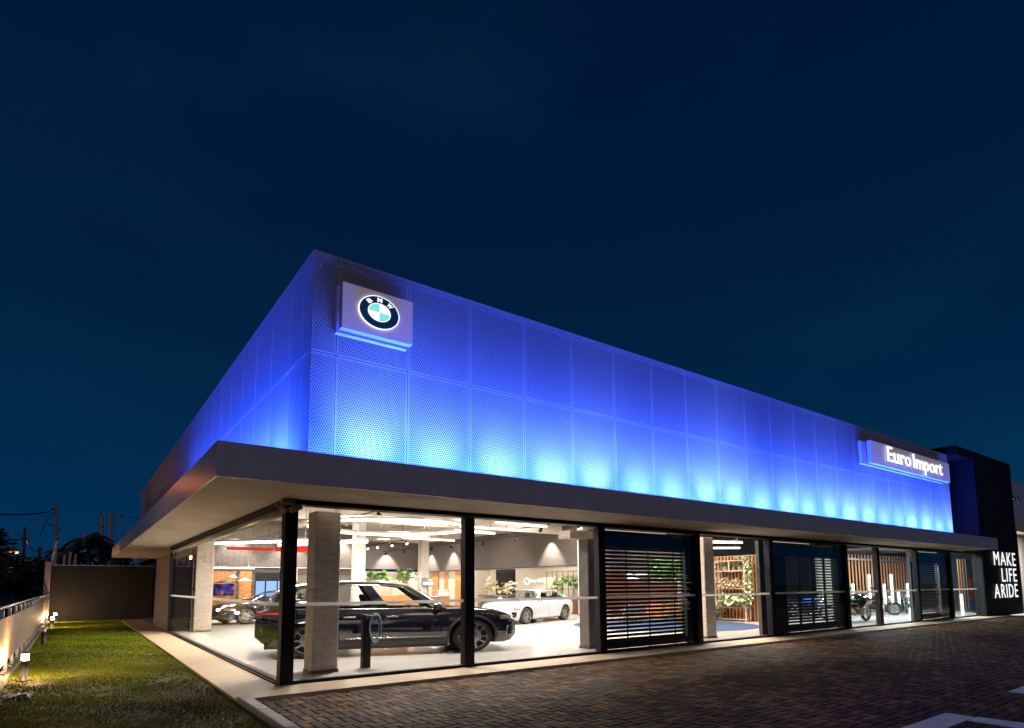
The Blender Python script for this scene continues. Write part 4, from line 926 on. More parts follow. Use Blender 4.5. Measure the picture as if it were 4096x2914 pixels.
for x, y, e in ((25.2,2.5,330),(30.0,1.5,560),(33.0,2.0,380),(37.2,1.5,220)):  # cool fill panels added to light the motorcycle corner
    t = thing('fill_panel', 'added cool white fill panel over the motorcycles, '+{25.2:'above the black tourer',30.0:'left of the moto window post',33.0:'right of the moto window post',37.2:'in the last narrow window'}[x], 'panel light', (x,y,3.9 if x < 35 else 3.6), 0, 'added ceiling fill panels')
    MB().box(-.6,.6,-.3,.3,-.01,.02).tube([(0,0,.02),(0,0,CE-3.9 if x < 35 else .1)], .01, 5).build('frame', M['white'], t); MB().box(-.56,.56,-.26,.26,-.014,-.0101).build('diffuser', M['ledcool'], t)
    lamp('AREA', 'fill_lamp', (0,0,-.03), e, (.80,.95,1), parent=t, rot=(0,0,0), shape='RECTANGLE', size=1.1, size_y=.5)
# ------------------------------------------------------------------ furniture and plants in the hall
def leaves(mb, c, n, rx, rz, size, droop=.4, seed=0, aspect=.42):
    rg = random.Random(seed)
    for _ in range(n):
        a = rg.uniform(0,2*PI); e = rg.uniform(-.2,1.0); q = rg.uniform(.35,1)
        p = Vector((c[0]+rx*q*math.cos(a)*math.cos(e*.9), c[1]+rx*q*math.sin(a)*math.cos(e*.9), c[2]+rz*q*math.sin(e*1.3)))
        d = Vector((math.cos(a), math.sin(a), rg.uniform(-droop,.5))).normalized(); s = size*rg.uniform(.6,1.3)
        sd = d.cross(Vector((0,0,1))).normalized(); sd = (sd+Vector((0,0,rg.uniform(-.5,.5)))).normalized(); w_ = s*aspect
        up_ = d.cross(sd); m_ = p+d*s*.5; t_ = p+d*s+Vector((0,0,-droop*s*.35))
        mb.add([p, m_+sd*w_-up_*w_*.2, t_, m_-sd*w_-up_*w_*.2, m_+up_*.0], [(0,1,4),(1,2,4),(2,3,4),(3,0,4)])
        mb.add([p, p-d*s*.15+Vector((0,0,-.02)), p+Vector((.006,.006,-.02))], [(0,1,2)])
    return mb
G4 = 'potted plants in the showroom'
def plant(label, loc, rx, rz, n, size, potr=.14, poth=.2, lm='leaf', pm='pot', droop=.4, stem=0, seed=1, name='potted_plant', asp=.42):
    t = thing(name, label, 'plant', loc, 0, G4)
    MB().lathe([(potr*.75,0),(potr,poth),(potr*1.05,poth),(potr*.9,poth-.02),(.001,poth-.03)], 16).build('pot', M[pm], t, True)
    mb = MB(); rg = random.Random(seed)
    for k in range(7):
        a = rg.uniform(0,2*PI); mb.tube([(0,0,poth-.03),(rx*.35*math.cos(a),rx*.35*math.sin(a),poth+stem+rz*.4)], .012, 5)
    mb.build('stem', M['leaf'], t); leaves(MB(), (0,0,poth+stem), n, rx, rz, size, droop, seed, asp).build('foliage', M[lm], t)
    return t
# bay with planter shelf
t = thing('slat_screen', 'timber slat screen behind the plant shelf in the second bright window', 'screen', (22.4,4.45,0))
mb = MB(); y = 0.0
while y < 4.0: mb.box(0,.07,y,y+.085,.02,3.02); y += .185
mb.build('slats', M['woodslat'], t); MB().box(.075,.10,0,4.0,0,3.0).build('backing', M['wooddark'], t); MB().box(-.01,.11,-.02,4.05,3.021,3.06).build('rail', M['woodslat'], t)
t = thing('plant_shelf', 'pale timber frame shelf full of plants before the slat screen', 'shelf', (21.85,4.95,0))
mb = MB()
for y in (0,.78,1.56):
    for x in (0,.36): mb.box(x-.025,x+.025,y-.03,y+.03,0 if y != .78 else 2.32,2.8)
mb.build('posts', M['woodpale'], t)
for z in (.06,.6,1.48,2.30,2.78): MB().box(-.03,.39,-.035,1.595,z,z+.045).build('shelf_board', M['woodpale'], t)
plant('small green plant in white pot, left on the upper shelf of the timber plant shelf', (21.98,6.05,2.345), .22,.2,70,.16,.13,.20,'leaf','potwhite',seed=2)
plant('small reddish plant in white pot, right on the upper shelf of the timber plant shelf', (21.98,5.25,2.345), .20,.2,60,.15,.11,.16,'leaf','potwhite',seed=3)
plant('pale blossoming bush on the middle shelf of the timber plant shelf', (21.9,5.75,1.525), .55,.42,420,.10,.16,.1,'flower','pot',.6,0,4)
plant('broad variegated pothos on the lower shelf of the timber plant shelf', (21.85,5.45,.645), .75,.45,150,.26,.18,.2,'leafpale','pot',.7,0,5,asp=.5)
plant('low variegated plant beside the foot of the timber plant shelf', (21.75,6.6,.0), .35,.5,70,.26,.16,.25,'leafpale','pot',.5,.1,6,asp=.5)
t = thing('trailing_vine', 'long trailing vine hanging down the right post of the plant shelf', 'plant', (21.9,4.8,0), 0, G4); mb = MB(); sm_ = MB()
sm_.tube([(0,.5,2.9),(0,.1,2.95),(-.05,-.05,2.4),(0,0,1.6),(-.04,-.05,.6)], .012, 5).build('stem', M['leaf'], t)
for k in range(26): leaves(mb, (-.03,.5-.55*min(1,k/5)+.05*math.sin(k*2.1), 2.95 if k < 5 else 2.9-.092*(k-4)), 9, .14,.1,.15,.8,40+k,.45)
mb.build('foliage', M['leafpale'], t)
t = thing('trailing_vine', 'pale vine hanging down the left side of the plant shelf', 'plant', (21.85,6.6,0), 0, G4); mb = MB()
MB().tube([(0,-.1,2.9),(0,.05,2.6),(0,0,1.5)], .012, 5).build('stem', M['leaf'], t)
for k in range(16): leaves(mb, (0,.05*math.sin(k*2.3),2.95-.09*k), 8, .12,.1,.13,.8,80+k,.45)
mb.build('foliage', M['flower'], t)
# rug, table and chairs behind the first grille
o = MB().lathe([(.001,.012),(3.80,.012),(3.83,.001)], 72).build('round_rug', M['rug'], loc=(17.35,5.95,0)); tag(o, 'large round dark blue rug on the pale showroom floor', 'rug')
t = thing('meeting_table', 'oval dark meeting table behind the first roller grille', 'table', (18.4,8.7,0), R(35))
MB(K).lathe([(.001,.74),(.62,.74),(.64,.755),(.62,.77),(.001,.77)], 30).build('tabletop', M['wooddark'], t)
for a in range(4): MB(K).tube([(.45*math.cos(a*PI/2+.7),.45*math.sin(a*PI/2+.7),0),(.25*math.cos(a*PI/2+.7),.25*math.sin(a*PI/2+.7),.74)], .018, 6).build('leg', M['woodpale'], t)
def chair(loc, rz, label, m='greyfab', first=[None]):
    if first[0] is not None: return copy_tree(first[0], loc, rz, label, 'chairs at the meeting table')
    t = thing('chair', label, 'chair', loc, rz, 'chairs at the meeting table'); first[0] = t
    MB(K).bbox(-.24,.24,-.22,.24,.42,.48,.03).build('seat', M[m], t, True)
    rows = [[(.27*math.sin(q), -.20-.06*math.cos(q)+.06*(1-abs(q)/1.2)*0, .5+.32*v*(1-.35*(q/1.2)**2)) for q in np.linspace(-1.2,1.2,9)] for v in np.linspace(0,1,5)]
    rows2 = [[(p[0]*.93, p[1]+.03, p[2]) for p in r] for r in rows]
    MB(K).grid(rows).grid(rows2, True).build('backrest', M[m], t, True)
    for x, y in ((-1,-1),(1,-1),(1,1),(-1,1)): MB(K).tube([(x*.25,y*.24,0),(x*.16,y*.15,.43)], .014, 6).build('leg', M['cladding'], t)
    return t
chair((17.5,7.75,0), R(-35), 'grey shell chair nearest the glass at the meeting table'); chair((19.5,8.1,0), R(50), 'grey shell chair right of the meeting table')
chair((17.4,9.4,0), R(215), 'grey shell chair left of the meeting table'); chair((19.2,9.7,0), R(150), 'grey shell chair on the far side of the meeting table')
t = thing('low_counter', 'low oak counter on the rug behind the first roller grille', 'counter', (20.6,7.6,0), R(0)); MB().bbox(0,.7,0,2.2,.06,.78,.01).build('body', M['wood'], t); MB().bbox(-.03,.73,-.03,2.23,.781,.82,.008).build('top', M['woodpale'], t)
plant('tall feathery palm in the hall behind the first roller grille', (19.6,7.35,0), .95,.95,260,.55,.22,.35,'leaf','potwhite',.55,1.75,9,'potted_palm',.16)
G5 = 'cone pendant lamps'
def cone(loc, r, label, drop=3.2, m='white'):
    t = thing('cone_pendant', label, 'pendant lamp', loc, 0, G5)
    MB().lathe([(.03,.16),(.05,.14),(r*.55,.07),(r,-.0),(r*.97,-.005),(r*.5,.055),(.04,.12)], 20, cap=False).build('shade', M[m], t, True)
    MB().lathe([(.001,.02),(.045,.03),(.06,.07),(.03,.12)], 10).build('bulb', M['spotglow'], t, True); MB().tube([(0,0,.15),(0,0,CE-loc[2])], .007, 5).build('cord', M['wire'], t)
cone((21.3,11.5,2.20), .30, 'small white cone lamp behind the first grille, left one'); cone((21.7,11.0,2.22), .42, 'wide orange tinted cone lamp behind the first grille, right one'); cone((21.2,11.2,1.98),.55,'flat wide white disc lamp lowest behind the first grille')
cone((3.55,24.0,1.93), .62, 'wide dark cone lamp over the television', m='cladding'); cone((3.89,24.0,2.2), .24, 'smallest white cone lamp above the wood panels'); cone((4.5,24.0,2.03), .40, 'white cone lamp before the right wood panel')
cone((14.1,22.0,2.2), .42, 'warm cone lamp above the service desk screen'); cone((21,24.6,2.2),.16,'tiny warm cone lamp left of the dark glazed door'); cone((20.8,24.5,2.03),.15,'lower tiny warm cone lamp left of the dark glazed door')
# television: an abstract moving image
m, tt = nt('television picture'); N = tt.nodes; o = N.new('ShaderNodeOutputMaterial'); e = N.new('ShaderNodeEmission'); n = N.new('ShaderNodeTexNoise'); n.inputs['Scale'].default_value = 3.2; n.inputs['Detail'].default_value = 6; r = N.new('ShaderNodeValToRGB')
el = r.color_ramp.elements; el[0].position = .40; el[0].color = (.004,.006,.02,1); el[1].position = .72; el[1].color = (.9,.8,.9,1); q = el.new(.52); q.color = (.05,.08,.5,1); q = el.new(.62); q.color = (.5,.05,.1,1)
tc = N.new('ShaderNodeTexCoord'); tt.links.new(tc.outputs['Object'], n.inputs[0]); tt.links.new(n.outputs['Fac'], r.inputs[0]); tt.links.new(r.outputs[0], e.inputs[0]); tt.links.new(e.outputs[0], o.inputs[0]); M['tv'] = m
t = thing('television', 'wall television with a dark blue picture on the wood panel', 'television', (3.64,24.86,1.57)); MB().bbox(-.53,.53,-.0,.06,-.31,.31,.01).build('frame', M['blackgloss'], t); MB().box(-.50,.50,-.006,-.001,-.28,.28).build('screen', M['tv'], t)
t = thing('armchair', 'burgundy upholstered armchair below the television', 'armchair', (4.2,23.4,0), R(180)); MB(K).bbox(-.4,.4,-.35,.4,.15,.45,.06).build('seat', M['leather'], t); MB(K).bbox(-.42,.42,.28,.45,.2,.9,.06).build('backrest', M['leather'], t)
for s_ in (-1,1): MB(K).bbox(s_*.44-.07,s_*.44+.07,-.3,.42,.1,.62,.04).build('armrest', M['leather'], t)
t = thing('side_chest', 'dark low chest with orange front below the television', 'chest', (2.3,23.9,0)); MB().bbox(0,.9,0,.5,.08,.62,.02).build('body', M['blackgloss'], t); MB().box(1.05,1.75,.1,.5,.08,.62).build('drawer_front', M['orange'], t)
# red light boxes hung in the hall
for x0, x1, z, lb in ((5.0,6.7,3.62,'bright red ribbed light box seen just right of the corner post'),(2.8,4.9,3.55,'slim dark red light box seen through the side glass left of the corner post')):
    t = thing('red_light_box', lb, 'light box', (0,20.0,0)); hh = .16 if x0 > 4.9 else .07
    mb = MB()
    for k in range(4): mb.box(x0,x1,-.03,.0,z-hh+k*hh*.5,z-hh+k*hh*.5+hh*.42)
    mb.build('lit_face', M['redglow'], t); MB().box(x0,x1,.003,.12,z-hh,z+hh).build('case', M['redpaint'], t); MB().tube([(x0+.2,.06,z+hh),(x0+.2,.06,CE)], .012, 5).tube([(x1-.2,.06,z+hh),(x1-.2,.06,CE)], .012, 5).build('hanger', M['black'], t)
# planter divider behind the suv
t = thing('planter_divider', 'steel railing divider with long oak planter box behind the black suv', 'divider', (7.9,17.0,0))
MB().bbox(0,3.7,0,.45,.62,1.25,.01).build('planter_box', M['wood'], t); mb = MB()
for x in (0.02,1.05,1.3,2.1,2.55,3.65): mb.box(x-.015,x+.015,.2,.23,0,2.4)
mb.box(0,3.7,.2,.23,2.37,2.41).box(0,3.7,.2,.23,1.75,1.78).build('railing', M['steel'], t); MB().box(.1,3.6,.15,.4,1.781,1.80).build('shelf_board', M['glass'], t)
plant('feathery pale green fern on the planter divider', (8.6,17.2,1.80), .42,.35,180,.16,.14,.12,'leafpale','potwhite',.5,0,11); plant('broad leaved green plant rising over the planter divider', (9.2,17.2,1.80), .40,.5,90,.30,.16,.15,'leaf','potwhite',.4,.12,12,asp=.5)
plant('dark green plant in terracotta pot at the right end of the planter divider', (10.75,17.2,1.80), .40,.45,90,.26,.17,.24,'leaf','pot',.5,.1,13,asp=.45)
plant('bushy plant in the oak planter box seen through the rear car window', (8.3,17.2,1.2), .4,.35,90,.25,.12,.1,'leaf','pot',.4,0,14)
plant('light green plant seen between corner post and concrete column', (5.6,19.2,1.25), .4,.45,110,.22,.15,.2,'leaf','potwhite',.4,.1,15)
t = thing('timber_frame', 'pale timber frame stand between the corner post and concrete column', 'stand', (5.4,19.3,0)); mb = MB()
for x in (0,.5): mb.box(x-.025,x+.025,0,.05,0,2.55)
mb.box(-.02,.52,0,.05,2.55,2.6).build('frame', M['woodpale'], t); MB().box(-.02,.52,-.3,.04,1.2,1.245).build('shelf_board', M['woodpale'], t)
t = thing('floor_lamp', 'white shaded floor lamp with two shades behind the suv bonnet', 'floor lamp', (13.72,22.3,0)); MB().tube([(0,0,.02),(0,0,2.45)], .02, 6).lathe([(.2,0),(.2,.03),(.02,.04)], 16).build('stand', M['steel'], t)
for z in (2.35,1.98): MB().lathe([(.10,.18),(.22,-.06),(.215,-.06),(.095,.18)], 18, Matrix.Translation((0,0,z)), cap=False).build('lamp_shade', M['led'], t, True)
t = thing('desk_screen', 'bright white screen glowing behind the windscreen of the black suv', 'screen', (14.55,21.8,0)); MB().bbox(-.42,.42,0,.05,1.70,2.0,.01).build('case', M['black'], t); MB().box(-.39,.39,-.008,-.001,1.73,1.97).build('panel', M['letterglow'], t); MB().tube([(0,.03,1.0),(0,.03,1.72)], .02, 6).build('stem', M['black'], t)
t = thing('service_desk', 'oak service desk with white top behind the black suv', 'desk', (13.2,22.2,0)); MB().bbox(0,2.6,0,.8,0,1.0,.01).build('body', M['wood'], t); MB().bbox(-.04,2.64,-.04,.84,1.001,1.05,.008).build('top', M['white'], t)
t = thing('display_cabinet', 'white coffee machine cabinet beside the service desk', 'cabinet', (15.45,22.1,0)); MB().bbox(0,.75,0,.5,1.05,1.38,.02).build('machine', M['white'], t); MB().bbox(-.06,.81,-.05,.55,1.381,1.46,.02).build('lid', M['white'], t); MB().bbox(0,.8,0,.55,0,1.049,.01).build('base', M['wood'], t)
t = thing('reception_desk', 'grey felt reception desk in front of the dark glazed door', 'desk', (19.6,21.3,0)); MB().bbox(0,.7,0,2.7,0,1.06,.01).build('body', M['greyfab'], t); MB().bbox(-.6,-.03,1.0,1.6,.0,.02,.008).build('foot_plate', M['steel'], t)
t = thing('bar_stool', 'orange topped stool before the grey reception desk', 'stool', (19.1,23.0,0)); MB(K).bbox(-.2,.2,-.2,.2,.80,.92,.05).build('seat', M['orange'], t, True); MB(K).tube([(0,0,.02),(0,0,.8)], .025, 8).lathe([(.2,0),(.2,.02),(.03,.03)], 16).build('pedestal', M['steel'], t)
plant('big spray of pale dried leaves in a pot left of the white car roof', (19.0,20.55,1.05), .85,.65,70,.55,.17,.28,'flower','pot',.5,.05,17,asp=.28)
t = thing('cafe_table', 'round white side table carrying the pale spray plant', 'table', (19.0,20.55,0)); MB().lathe([(.001,1.03),(.33,1.03),(.33,1.05),(.001,1.05)], 24).build('tabletop', M['white'], t); MB().tube([(0,0,.02),(0,0,1.03)], .03, 8).lathe([(.22,0),(.22,.02),(.03,.03)], 16).build('pedestal', M['steel'], t)
t = thing('wire_shelf', 'thin bronze frame shelf with hanging plants right of the service lettering', 'shelf', (21.3,15.5,0)); mb = MB()
for y in (0,1.0,2.05,3.05):
    for x in (0,.45): mb.box(x-.015,x+.015,y-.015,y+.015,1.0,2.55)
mb.box(-.02,.47,-.02,3.07,2.53,2.56).build('frame', M['bronze'], t)
for y0, y1, z in ((-.02,2.3,1.76),(.0,3.07,1.45)): MB().box(-.03,.48,y0,y1,z,z+.03).build('shelf_board', M['bronze'], t)
plant('bright green fern, leftmost on the bronze frame shelf', (21.45,17.95,1.48), .24,.55,170,.22,.14,.2,'leafpale','potwhite',.7,.0,21,asp=.25); plant('dark leafy plant high on the bronze frame shelf', (21.45,16.6,1.79), .5,.32,120,.24,.16,.15,'leaf','pot',.5,.0,22)
plant('small plant in round white pot, lower right on the bronze frame shelf', (21.45,16.05,1.48), .28,.18,60,.18,.16,.18,'leaf','potwhite',.5,.0,23)
t = thing('trailing_vine', 'green vine hanging from the middle of the bronze frame shelf', 'plant', (21.25,17.1,0), 0, G4); MB().tube([(0,0,1.85),(-.1,0,1.7),(-.08,-.1,1.0)], .012, 5).build('stem', M['leaf'], t); mb = MB()
for k in range(12): leaves(mb, (-.08,.06*math.sin(k*2.3),1.85-.075*k), 9, .14,.1,.14,.8,180+k,.45)
mb.build('foliage', M['leaf'], t)
t = thing('service_counter', 'walnut sideboard behind the tail of the white car', 'counter', (20.95,14.9,0)); MB().bbox(0,.55,0,3.6,.02,.92,.01).build('body', M['wooddark'], t); MB().bbox(-.03,.58,-.03,3.63,.921,.96,.008).build('top', M['white'], t)
# wall box charger in front of the suv
t = thing('charging_post', 'slim black charging post with coiled blue cable before the black suv', 'charging post', (2.07,1.24,0)); MB().bbox(-.09,.09,-.07,.07,0,1.12,.01).build('post', M['black'], t)
for k, rr_ in enumerate((.27,.24,.30)): MB().tube([(.16+.11*math.sin(a)*(1+.1*k), -.07-.03*k, .83+rr_*math.cos(a)) for a in np.linspace(0,2*PI,29)[:-1]], .014, 6, True).build('cable_loop', M['cable'] if k != 1 else M['cladding'], t, True)
MB().bbox(-.06,.22,-.13,-.075,1.02,1.10,.01).build('cable_hook', M['chrome'], t)
t = thing('wall_router', 'small black aerial box mounted on the concrete column inside the side glass', 'router', (.74,14.9,1.66)); MB().bbox(-.04,.0,-.22,.12,-.09,.05,.01).build('case', M['blackgloss'], t); MB().tube([(-.02,-.2,.05),(-.02,-.42,.22)], .01, 5).build('aerial', M['black'], t)
# motorcycle corner: slat screen with rail, red and blue graphics panel
t = thing('slat_screen', 'tall spaced timber slat screen behind the motorcycles and light tubes', 'screen', (31.5,4.9,0)); mb = MB(); x = 0
while x < 8.3: mb.box(x,x+.14,0,.03,.05,3.36); x += .40
mb.build('slats', M['woodslat'], t); MB().box(-.05,8.4,-.03,-.002,3.02,3.13).build('rail', M['steel'], t); MB().box(-.05,8.4,-.06,.18,0,.05).build('foot_rail', M['steel'], t)
MB().box(0,8.3,.13,.16,.06,1.3).build('lower_backing', M['greywhite'], t)
t = thing('slat_screen', 'short row of orange slats in the last narrow window', 'screen', (38.75,1.9,0)); mb = MB()
for k in range(3): mb.box(k*.40,k*.40+.15,0,.03,.05,3.1)
mb.build('slats', M['woodslat'], t)
t = thing('graphic_banner', 'tall grey blue banner with a red square in the last narrow window', 'banner', (39.25,1.6,0)); MB().box(-.2,1.4,0,.04,.1,3.1).build('cloth', M['darkwall'], t); MB().box(.1,1.2,-.012,-.002,.75,1.95).build('red_square', M['redpaint'], t)
MB().box(0,1.3,-.014,-.004,.12,.72).build('blue_panel', M['bluepaint'], t)
t = thing('partition', 'cream partition panel behind the second roller grille', 'partition', (27.75,4.55,0), 0); MB().bbox(0,2.2,0,.12,0,3.0,.01).build('panel', M['partpaint'], t); MB().box(-.02,2.22,-.02,.14,3.001,3.05).build('cap', M['steel'], t)

# ------------------------------------------------------------------ outside, left
F = thing('garden_fence', 'low railing fence with sand coloured screens along the lawn', 'fence', (-4.02,0,0))
yy = [.15+1.52*k for k in range(19)]
for y in yy: MB().bbox(-.03,.03,y-.03,y+.03,.0,1.33,.006).tube([(.02,y,.2),(.10,y,.16)], .012, 5).build('post', M['steel'], F)
for a, b in zip(yy, yy[1:]):
    mb = MB(); n = 4
    for k in range(n):
        q0 = a+(b-a)*k/n; q1 = a+(b-a)*(k+1)/n; mb.box(.034,.046,q0+.016,q1-.016,.33,1.18)
    mb.build('screen_panel', M['fence'], F)
MB().tube([(0,yy[0]-.1,1.36),(0,yy[-1]+.1,1.40)], .028, 10).build('top_rail', M['steel'], F, True); MB().box(-.02,.02,yy[0],yy[-1],.27,.30).box(-.02,.02,yy[0],yy[-1],.10,.125).build('lower_rail', M['steel'], F)
MB().bbox(-.08,.10,-.2,27.6,-.1,.06,.01).build('plinth', M['plinth'], F)
G6 = 'bollard lamps along the lawn fence'
for y, on, lb in ((3.85,1,'glowing bollard lamp nearest the camera beside the fence'),(12.8,0,'unlit dark bollard lamp, second along the fence'),(21.75,1,'glowing bollard lamp third along the fence before the end wall'),(26.6,1,'glowing bollard lamp farthest, right at the end wall')):
    t = thing('bollard_lamp', lb, 'bollard lamp', (-3.68,y,-.04), 0, G6)
    MB().lathe([(.11,.0),(.11,.015),(.062,.02),(.062,.37),(.066,.375),(.066,.385),(.001,.386)], 18).build('body', M['cladding'], t, True)
    MB().lathe([(.052,.386),(.056,.40),(.056,.49),(.05,.50)], 18).build('lens', M['lampglow'] if on else M['film'], t, True)
    MB().lathe([(.001,.50),(.068,.501),(.068,.522),(.03,.54),(.001,.542)], 18).build('cap', M['cladding'], t, True)
    if on:
        for k in range(3):
            a = k*2*PI/3+.5; lamp('POINT', 'bollard_light', (.075*math.cos(a),.075*math.sin(a),.445), 68, (1,.62,.30), parent=t, shadow_soft_size=.02)
mb = MB().box(-4.0,.58,27.912,28.1,-.15,2.85)
xe = [-4.0,-2.55,-1.30,-.38,.58]
for a, b in zip(xe, xe[1:]): mb.box(a+.008,b-.008,27.9,27.911,-.15,2.86)
tag(mb.build('end_wall', M['endwall']), 'dark board marked wall closing the far end of the lawn', 'wall')
MB().box(-4.0,.58,27.86,28.14,2.862,2.89).build('coping', M['steel'], bpy.data.objects['end_wall'])
tag(MB().bbox(-4.26,-4.0,27.5,27.76,-.1,3.05,.01).build('gate_pillar', M['greywhite']), 'pale narrow pillar where the fence meets the dark end wall', 'pillar')
G7 = 'rods of the electric fence above the end wall'
for i, (x, y, z1, tl) in enumerate(((-4.1,28.6,4.15,.10),(-4.08,30.6,4.10,.06),(-4.06,33,4.0,.03),(-3.6,36,3.75,0),(-3.35,36,3.95,.02),(-3.1,40,4.0,.03),(-3.0,42,3.6,0))):
    t = thing('fence_rod', 'thin pale reddish fence rod above the wall top, '+['first','second','third','fourth','fifth','sixth','seventh'][i]+' from the pale pillar', 'rod', (x,y,2.4), 0, G7)
    MB().tube([(0,0,0),(tl*2.2,0,z1-2.4)], .065, 6).build('rod', M['rodpaint'], t); MB().tube([(tl*.8,-.05,(z1-2.4)*.4),(tl*.8,.05,(z1-2.4)*.4)], .05, 6).tube([(tl*1.6,-.05,(z1-2.4)*.75),(tl*1.6,.05,(z1-2.4)*.75)], .05, 6).build('insulator', M['redpaint'], t)
t = thing('security_camera', 'white twin security camera under the canopy on the corner post', 'camera', (-.02,-.16,H-.01))
MB().bbox(-.11,.11,-.10,.10,-.08,0,.012).build('mount', M['greywhite'], t)
for s_ in (-1,1):
    Mt = Matrix.Translation((s_*.13,-.06,-.15)) @ Matrix.Rotation(s_*.9,4,'Z') @ Matrix.Rotation(-.35,4,'X') ; MB().lathe([(.05,.10),(.055,.08),(.055,-.12),(.001,-.12)], 14, Mt @ Matrix.Rotation(PI/2,4,'X')).tube([(s_*.06,0,-.08),(s_*.12,-.05,-.13)], .018, 6).build('camera_body', M['greywhite'], t, True)
rg = random.Random(5); rows = [[(-.22+.44*i/8+rg.gauss(0,.015), -.13+.26*j/6+rg.gauss(0,.015), .03+abs(rg.gauss(0,.03))+.03*math.sin(i*.8)) for j in range(7)] for i in range(9)]
tag(MB().grid(rows).build('litter', M['paper'], loc=(-3.60,1.50,-.03), rotz=.6), 'crumpled scrap of white plastic lying on the lawn', 'litter')

def pole(name, label, base, top, r, arms, m='polewood', extras=None):
    t = thing(name, label, 'utility pole', base, 0, 'utility poles beyond the wall'); h = top[2]-base[2]; dx, dy = top[0]-base[0], top[1]-base[1]
    MB().tube([(0,0,0),(dx,dy,h)], [r,r*.72], 10).build('pole', M[m], t, True)
    for z, w_ in arms:
        ar = MB().box(dx*z/h-w_,dx*z/h+w_,-.06,.06,z-.06,z+.06).build('crossarm', M[m], t); mb = MB()
        for q in (-.9,-.35,.35,.9): mb.lathe([(.05,0),(.07,.06),(.04,.1),(.06,.16),(.001,.2)], 8, Matrix.Translation((dx*z/h+w_*q,0,z+.06)))
        mb.build('insulator', M['bark'], ar)
    if extras: extras(t, h)
    return t
def transformer(t, h):
    MB().lathe([(.001,0),(.42,.02),(.42,.95),(.36,1.05),(.001,1.06)], 16, Matrix.Translation((.85,-.5,h-4.4))).build('transformer', M['steel'], t, True)
def bracket(t, h):
    MB().tube([(0,0,h-1.8),(-.9,0,h-1.3),(-.6,0,h-.8),(-.3,0,h-.4)], .03, 6).tube([(-.9,0,h-1.3),(-1.1,0,h-2.2)], .03, 6).tube([(-.3,0,h-.45),(-.65,0,h-.42)], .06, 6).build('bracket', M['wire'], t)
pole('utility_pole', 'tall brown utility pole rising above the end wall', (-3.9,39.2,-.1), (-4.27,39.0,7.35), .14, [], extras=bracket)
pole('utility_pole', 'dark utility pole at the left among the dark conifers', (-7.1,66.2,-.1), (-7.34,66.2,7.8), .17, [(6.6,.3)], 'bark'); pole('utility_pole', 'shortest far dark utility pole between the conifer and the brown pole', (-6.9,91,-.1), (-7.03,91,7.2), .18, [(6.8,.3)], 'bark')
pole('utility_pole', 'pale pole with long crossarm, left of the pair before the palms', (-.75,61.8,-.1), (-1.1,61.5,8.75), .19, [(7.0,1.9)]); pole('utility_pole', 'pale pole with short top crossarm and transformer, right of the pair', (.0,61.1,-.1), (-.42,61.0,9.15), .17, [(9.0,.95),(8.0,1.1)], extras=transformer)
def wire(label, pts, sag, r=.035):
    P = []; a, b = Vector(pts[0]), Vector(pts[1])
    for i in range(25): v = i/24; p = a.lerp(b, v); p.z -= sag*4*v*(1-v); P.append(p)
    tag(MB().tube(P, r, 5).build('overhead_wire', M['wire']), label, 'wire', 'overhead wires')
wire('thick sagging overhead wire from the brown pole toward the upper left', ((-4.6,39.0,6.75),(-12.5,22,8.3)), 1.5, .045); wire('thin overhead wire running from the dark left pole out of the picture', ((-7.3,66,7.0),(-20,50,9.5)), 1.0)
wire('low overhead wire between the dark left pole and the far short pole', ((-7.2,66,6.6),(-7.0,91,6.6)), .5, .05); wire('overhead wire from the short crossarm toward the building roof', ((.3,61,8.95),(22,58,9.2)), .8, .03)

def tree(name, label, loc, h, rx, n, size, kind, group, seed):
    rg = random.Random(seed); t = thing(name, label, 'tree', loc, 0, group)
    tk = MB().tube([(0,0,0),(.1,.05,h*.35),(-.05,.1,h*.7),(.0,.0,h*.95)], [h*.030,h*.024,h*.016,h*.006], 8); cr = MB()
    if kind == 'conifer':
        for k in range(13):
            z = h*(.22+.74*k/12); L_ = rx*(1-.75*(k/12)**1.3)
            for q in range(7):
                a = q*2*PI/7+k*.6+rg.uniform(-.3,.3); l = L_*rg.uniform(.6,1.1); e = rg.uniform(.05,.35)
                tip = Vector((l*math.cos(a), l*math.sin(a), z+l*e)); tk.tube([(0,0,z),tip], [.05,.02], 4)
                for s_ in range(int(n/91)):
                    v = rg.uniform(.25,1); p = Vector((0,0,z)).lerp(tip, v); leaves(cr, p, 2, size*.6, size*.3, size, .2, rg.random()*1e6, .22)
    else:
        cl = [(rg.gauss(0,.42), rg.gauss(0,.42), rg.uniform(.3,1.0), rg.uniform(.22,.42)) for _ in range(26)]
        for x, y, z, r_ in cl: tk.tube([(0,0,h*.3),(x*rx*.5,y*rx*.5,h*(.3+.35*z)),(x*rx,y*rx,h*z*.92)], [.09,.05,.02], 5)
        for _ in range(n):
            x, y, z, r_ = rg.choice(cl); d = Vector((rg.gauss(0,1), rg.gauss(0,1), rg.gauss(0,.7))); d = d.normalized()*r_*rx*rg.uniform(.5,1)
            leaves(cr, (x*rx+d.x, y*rx+d.y, h*z*.92+d.z), 1, size*.4, size*.3, size, .4, rg.random()*1e6, .4)
    tk.build('trunk', M['bark'], t, True); cr.build('crown', M['treeleaf'], t)
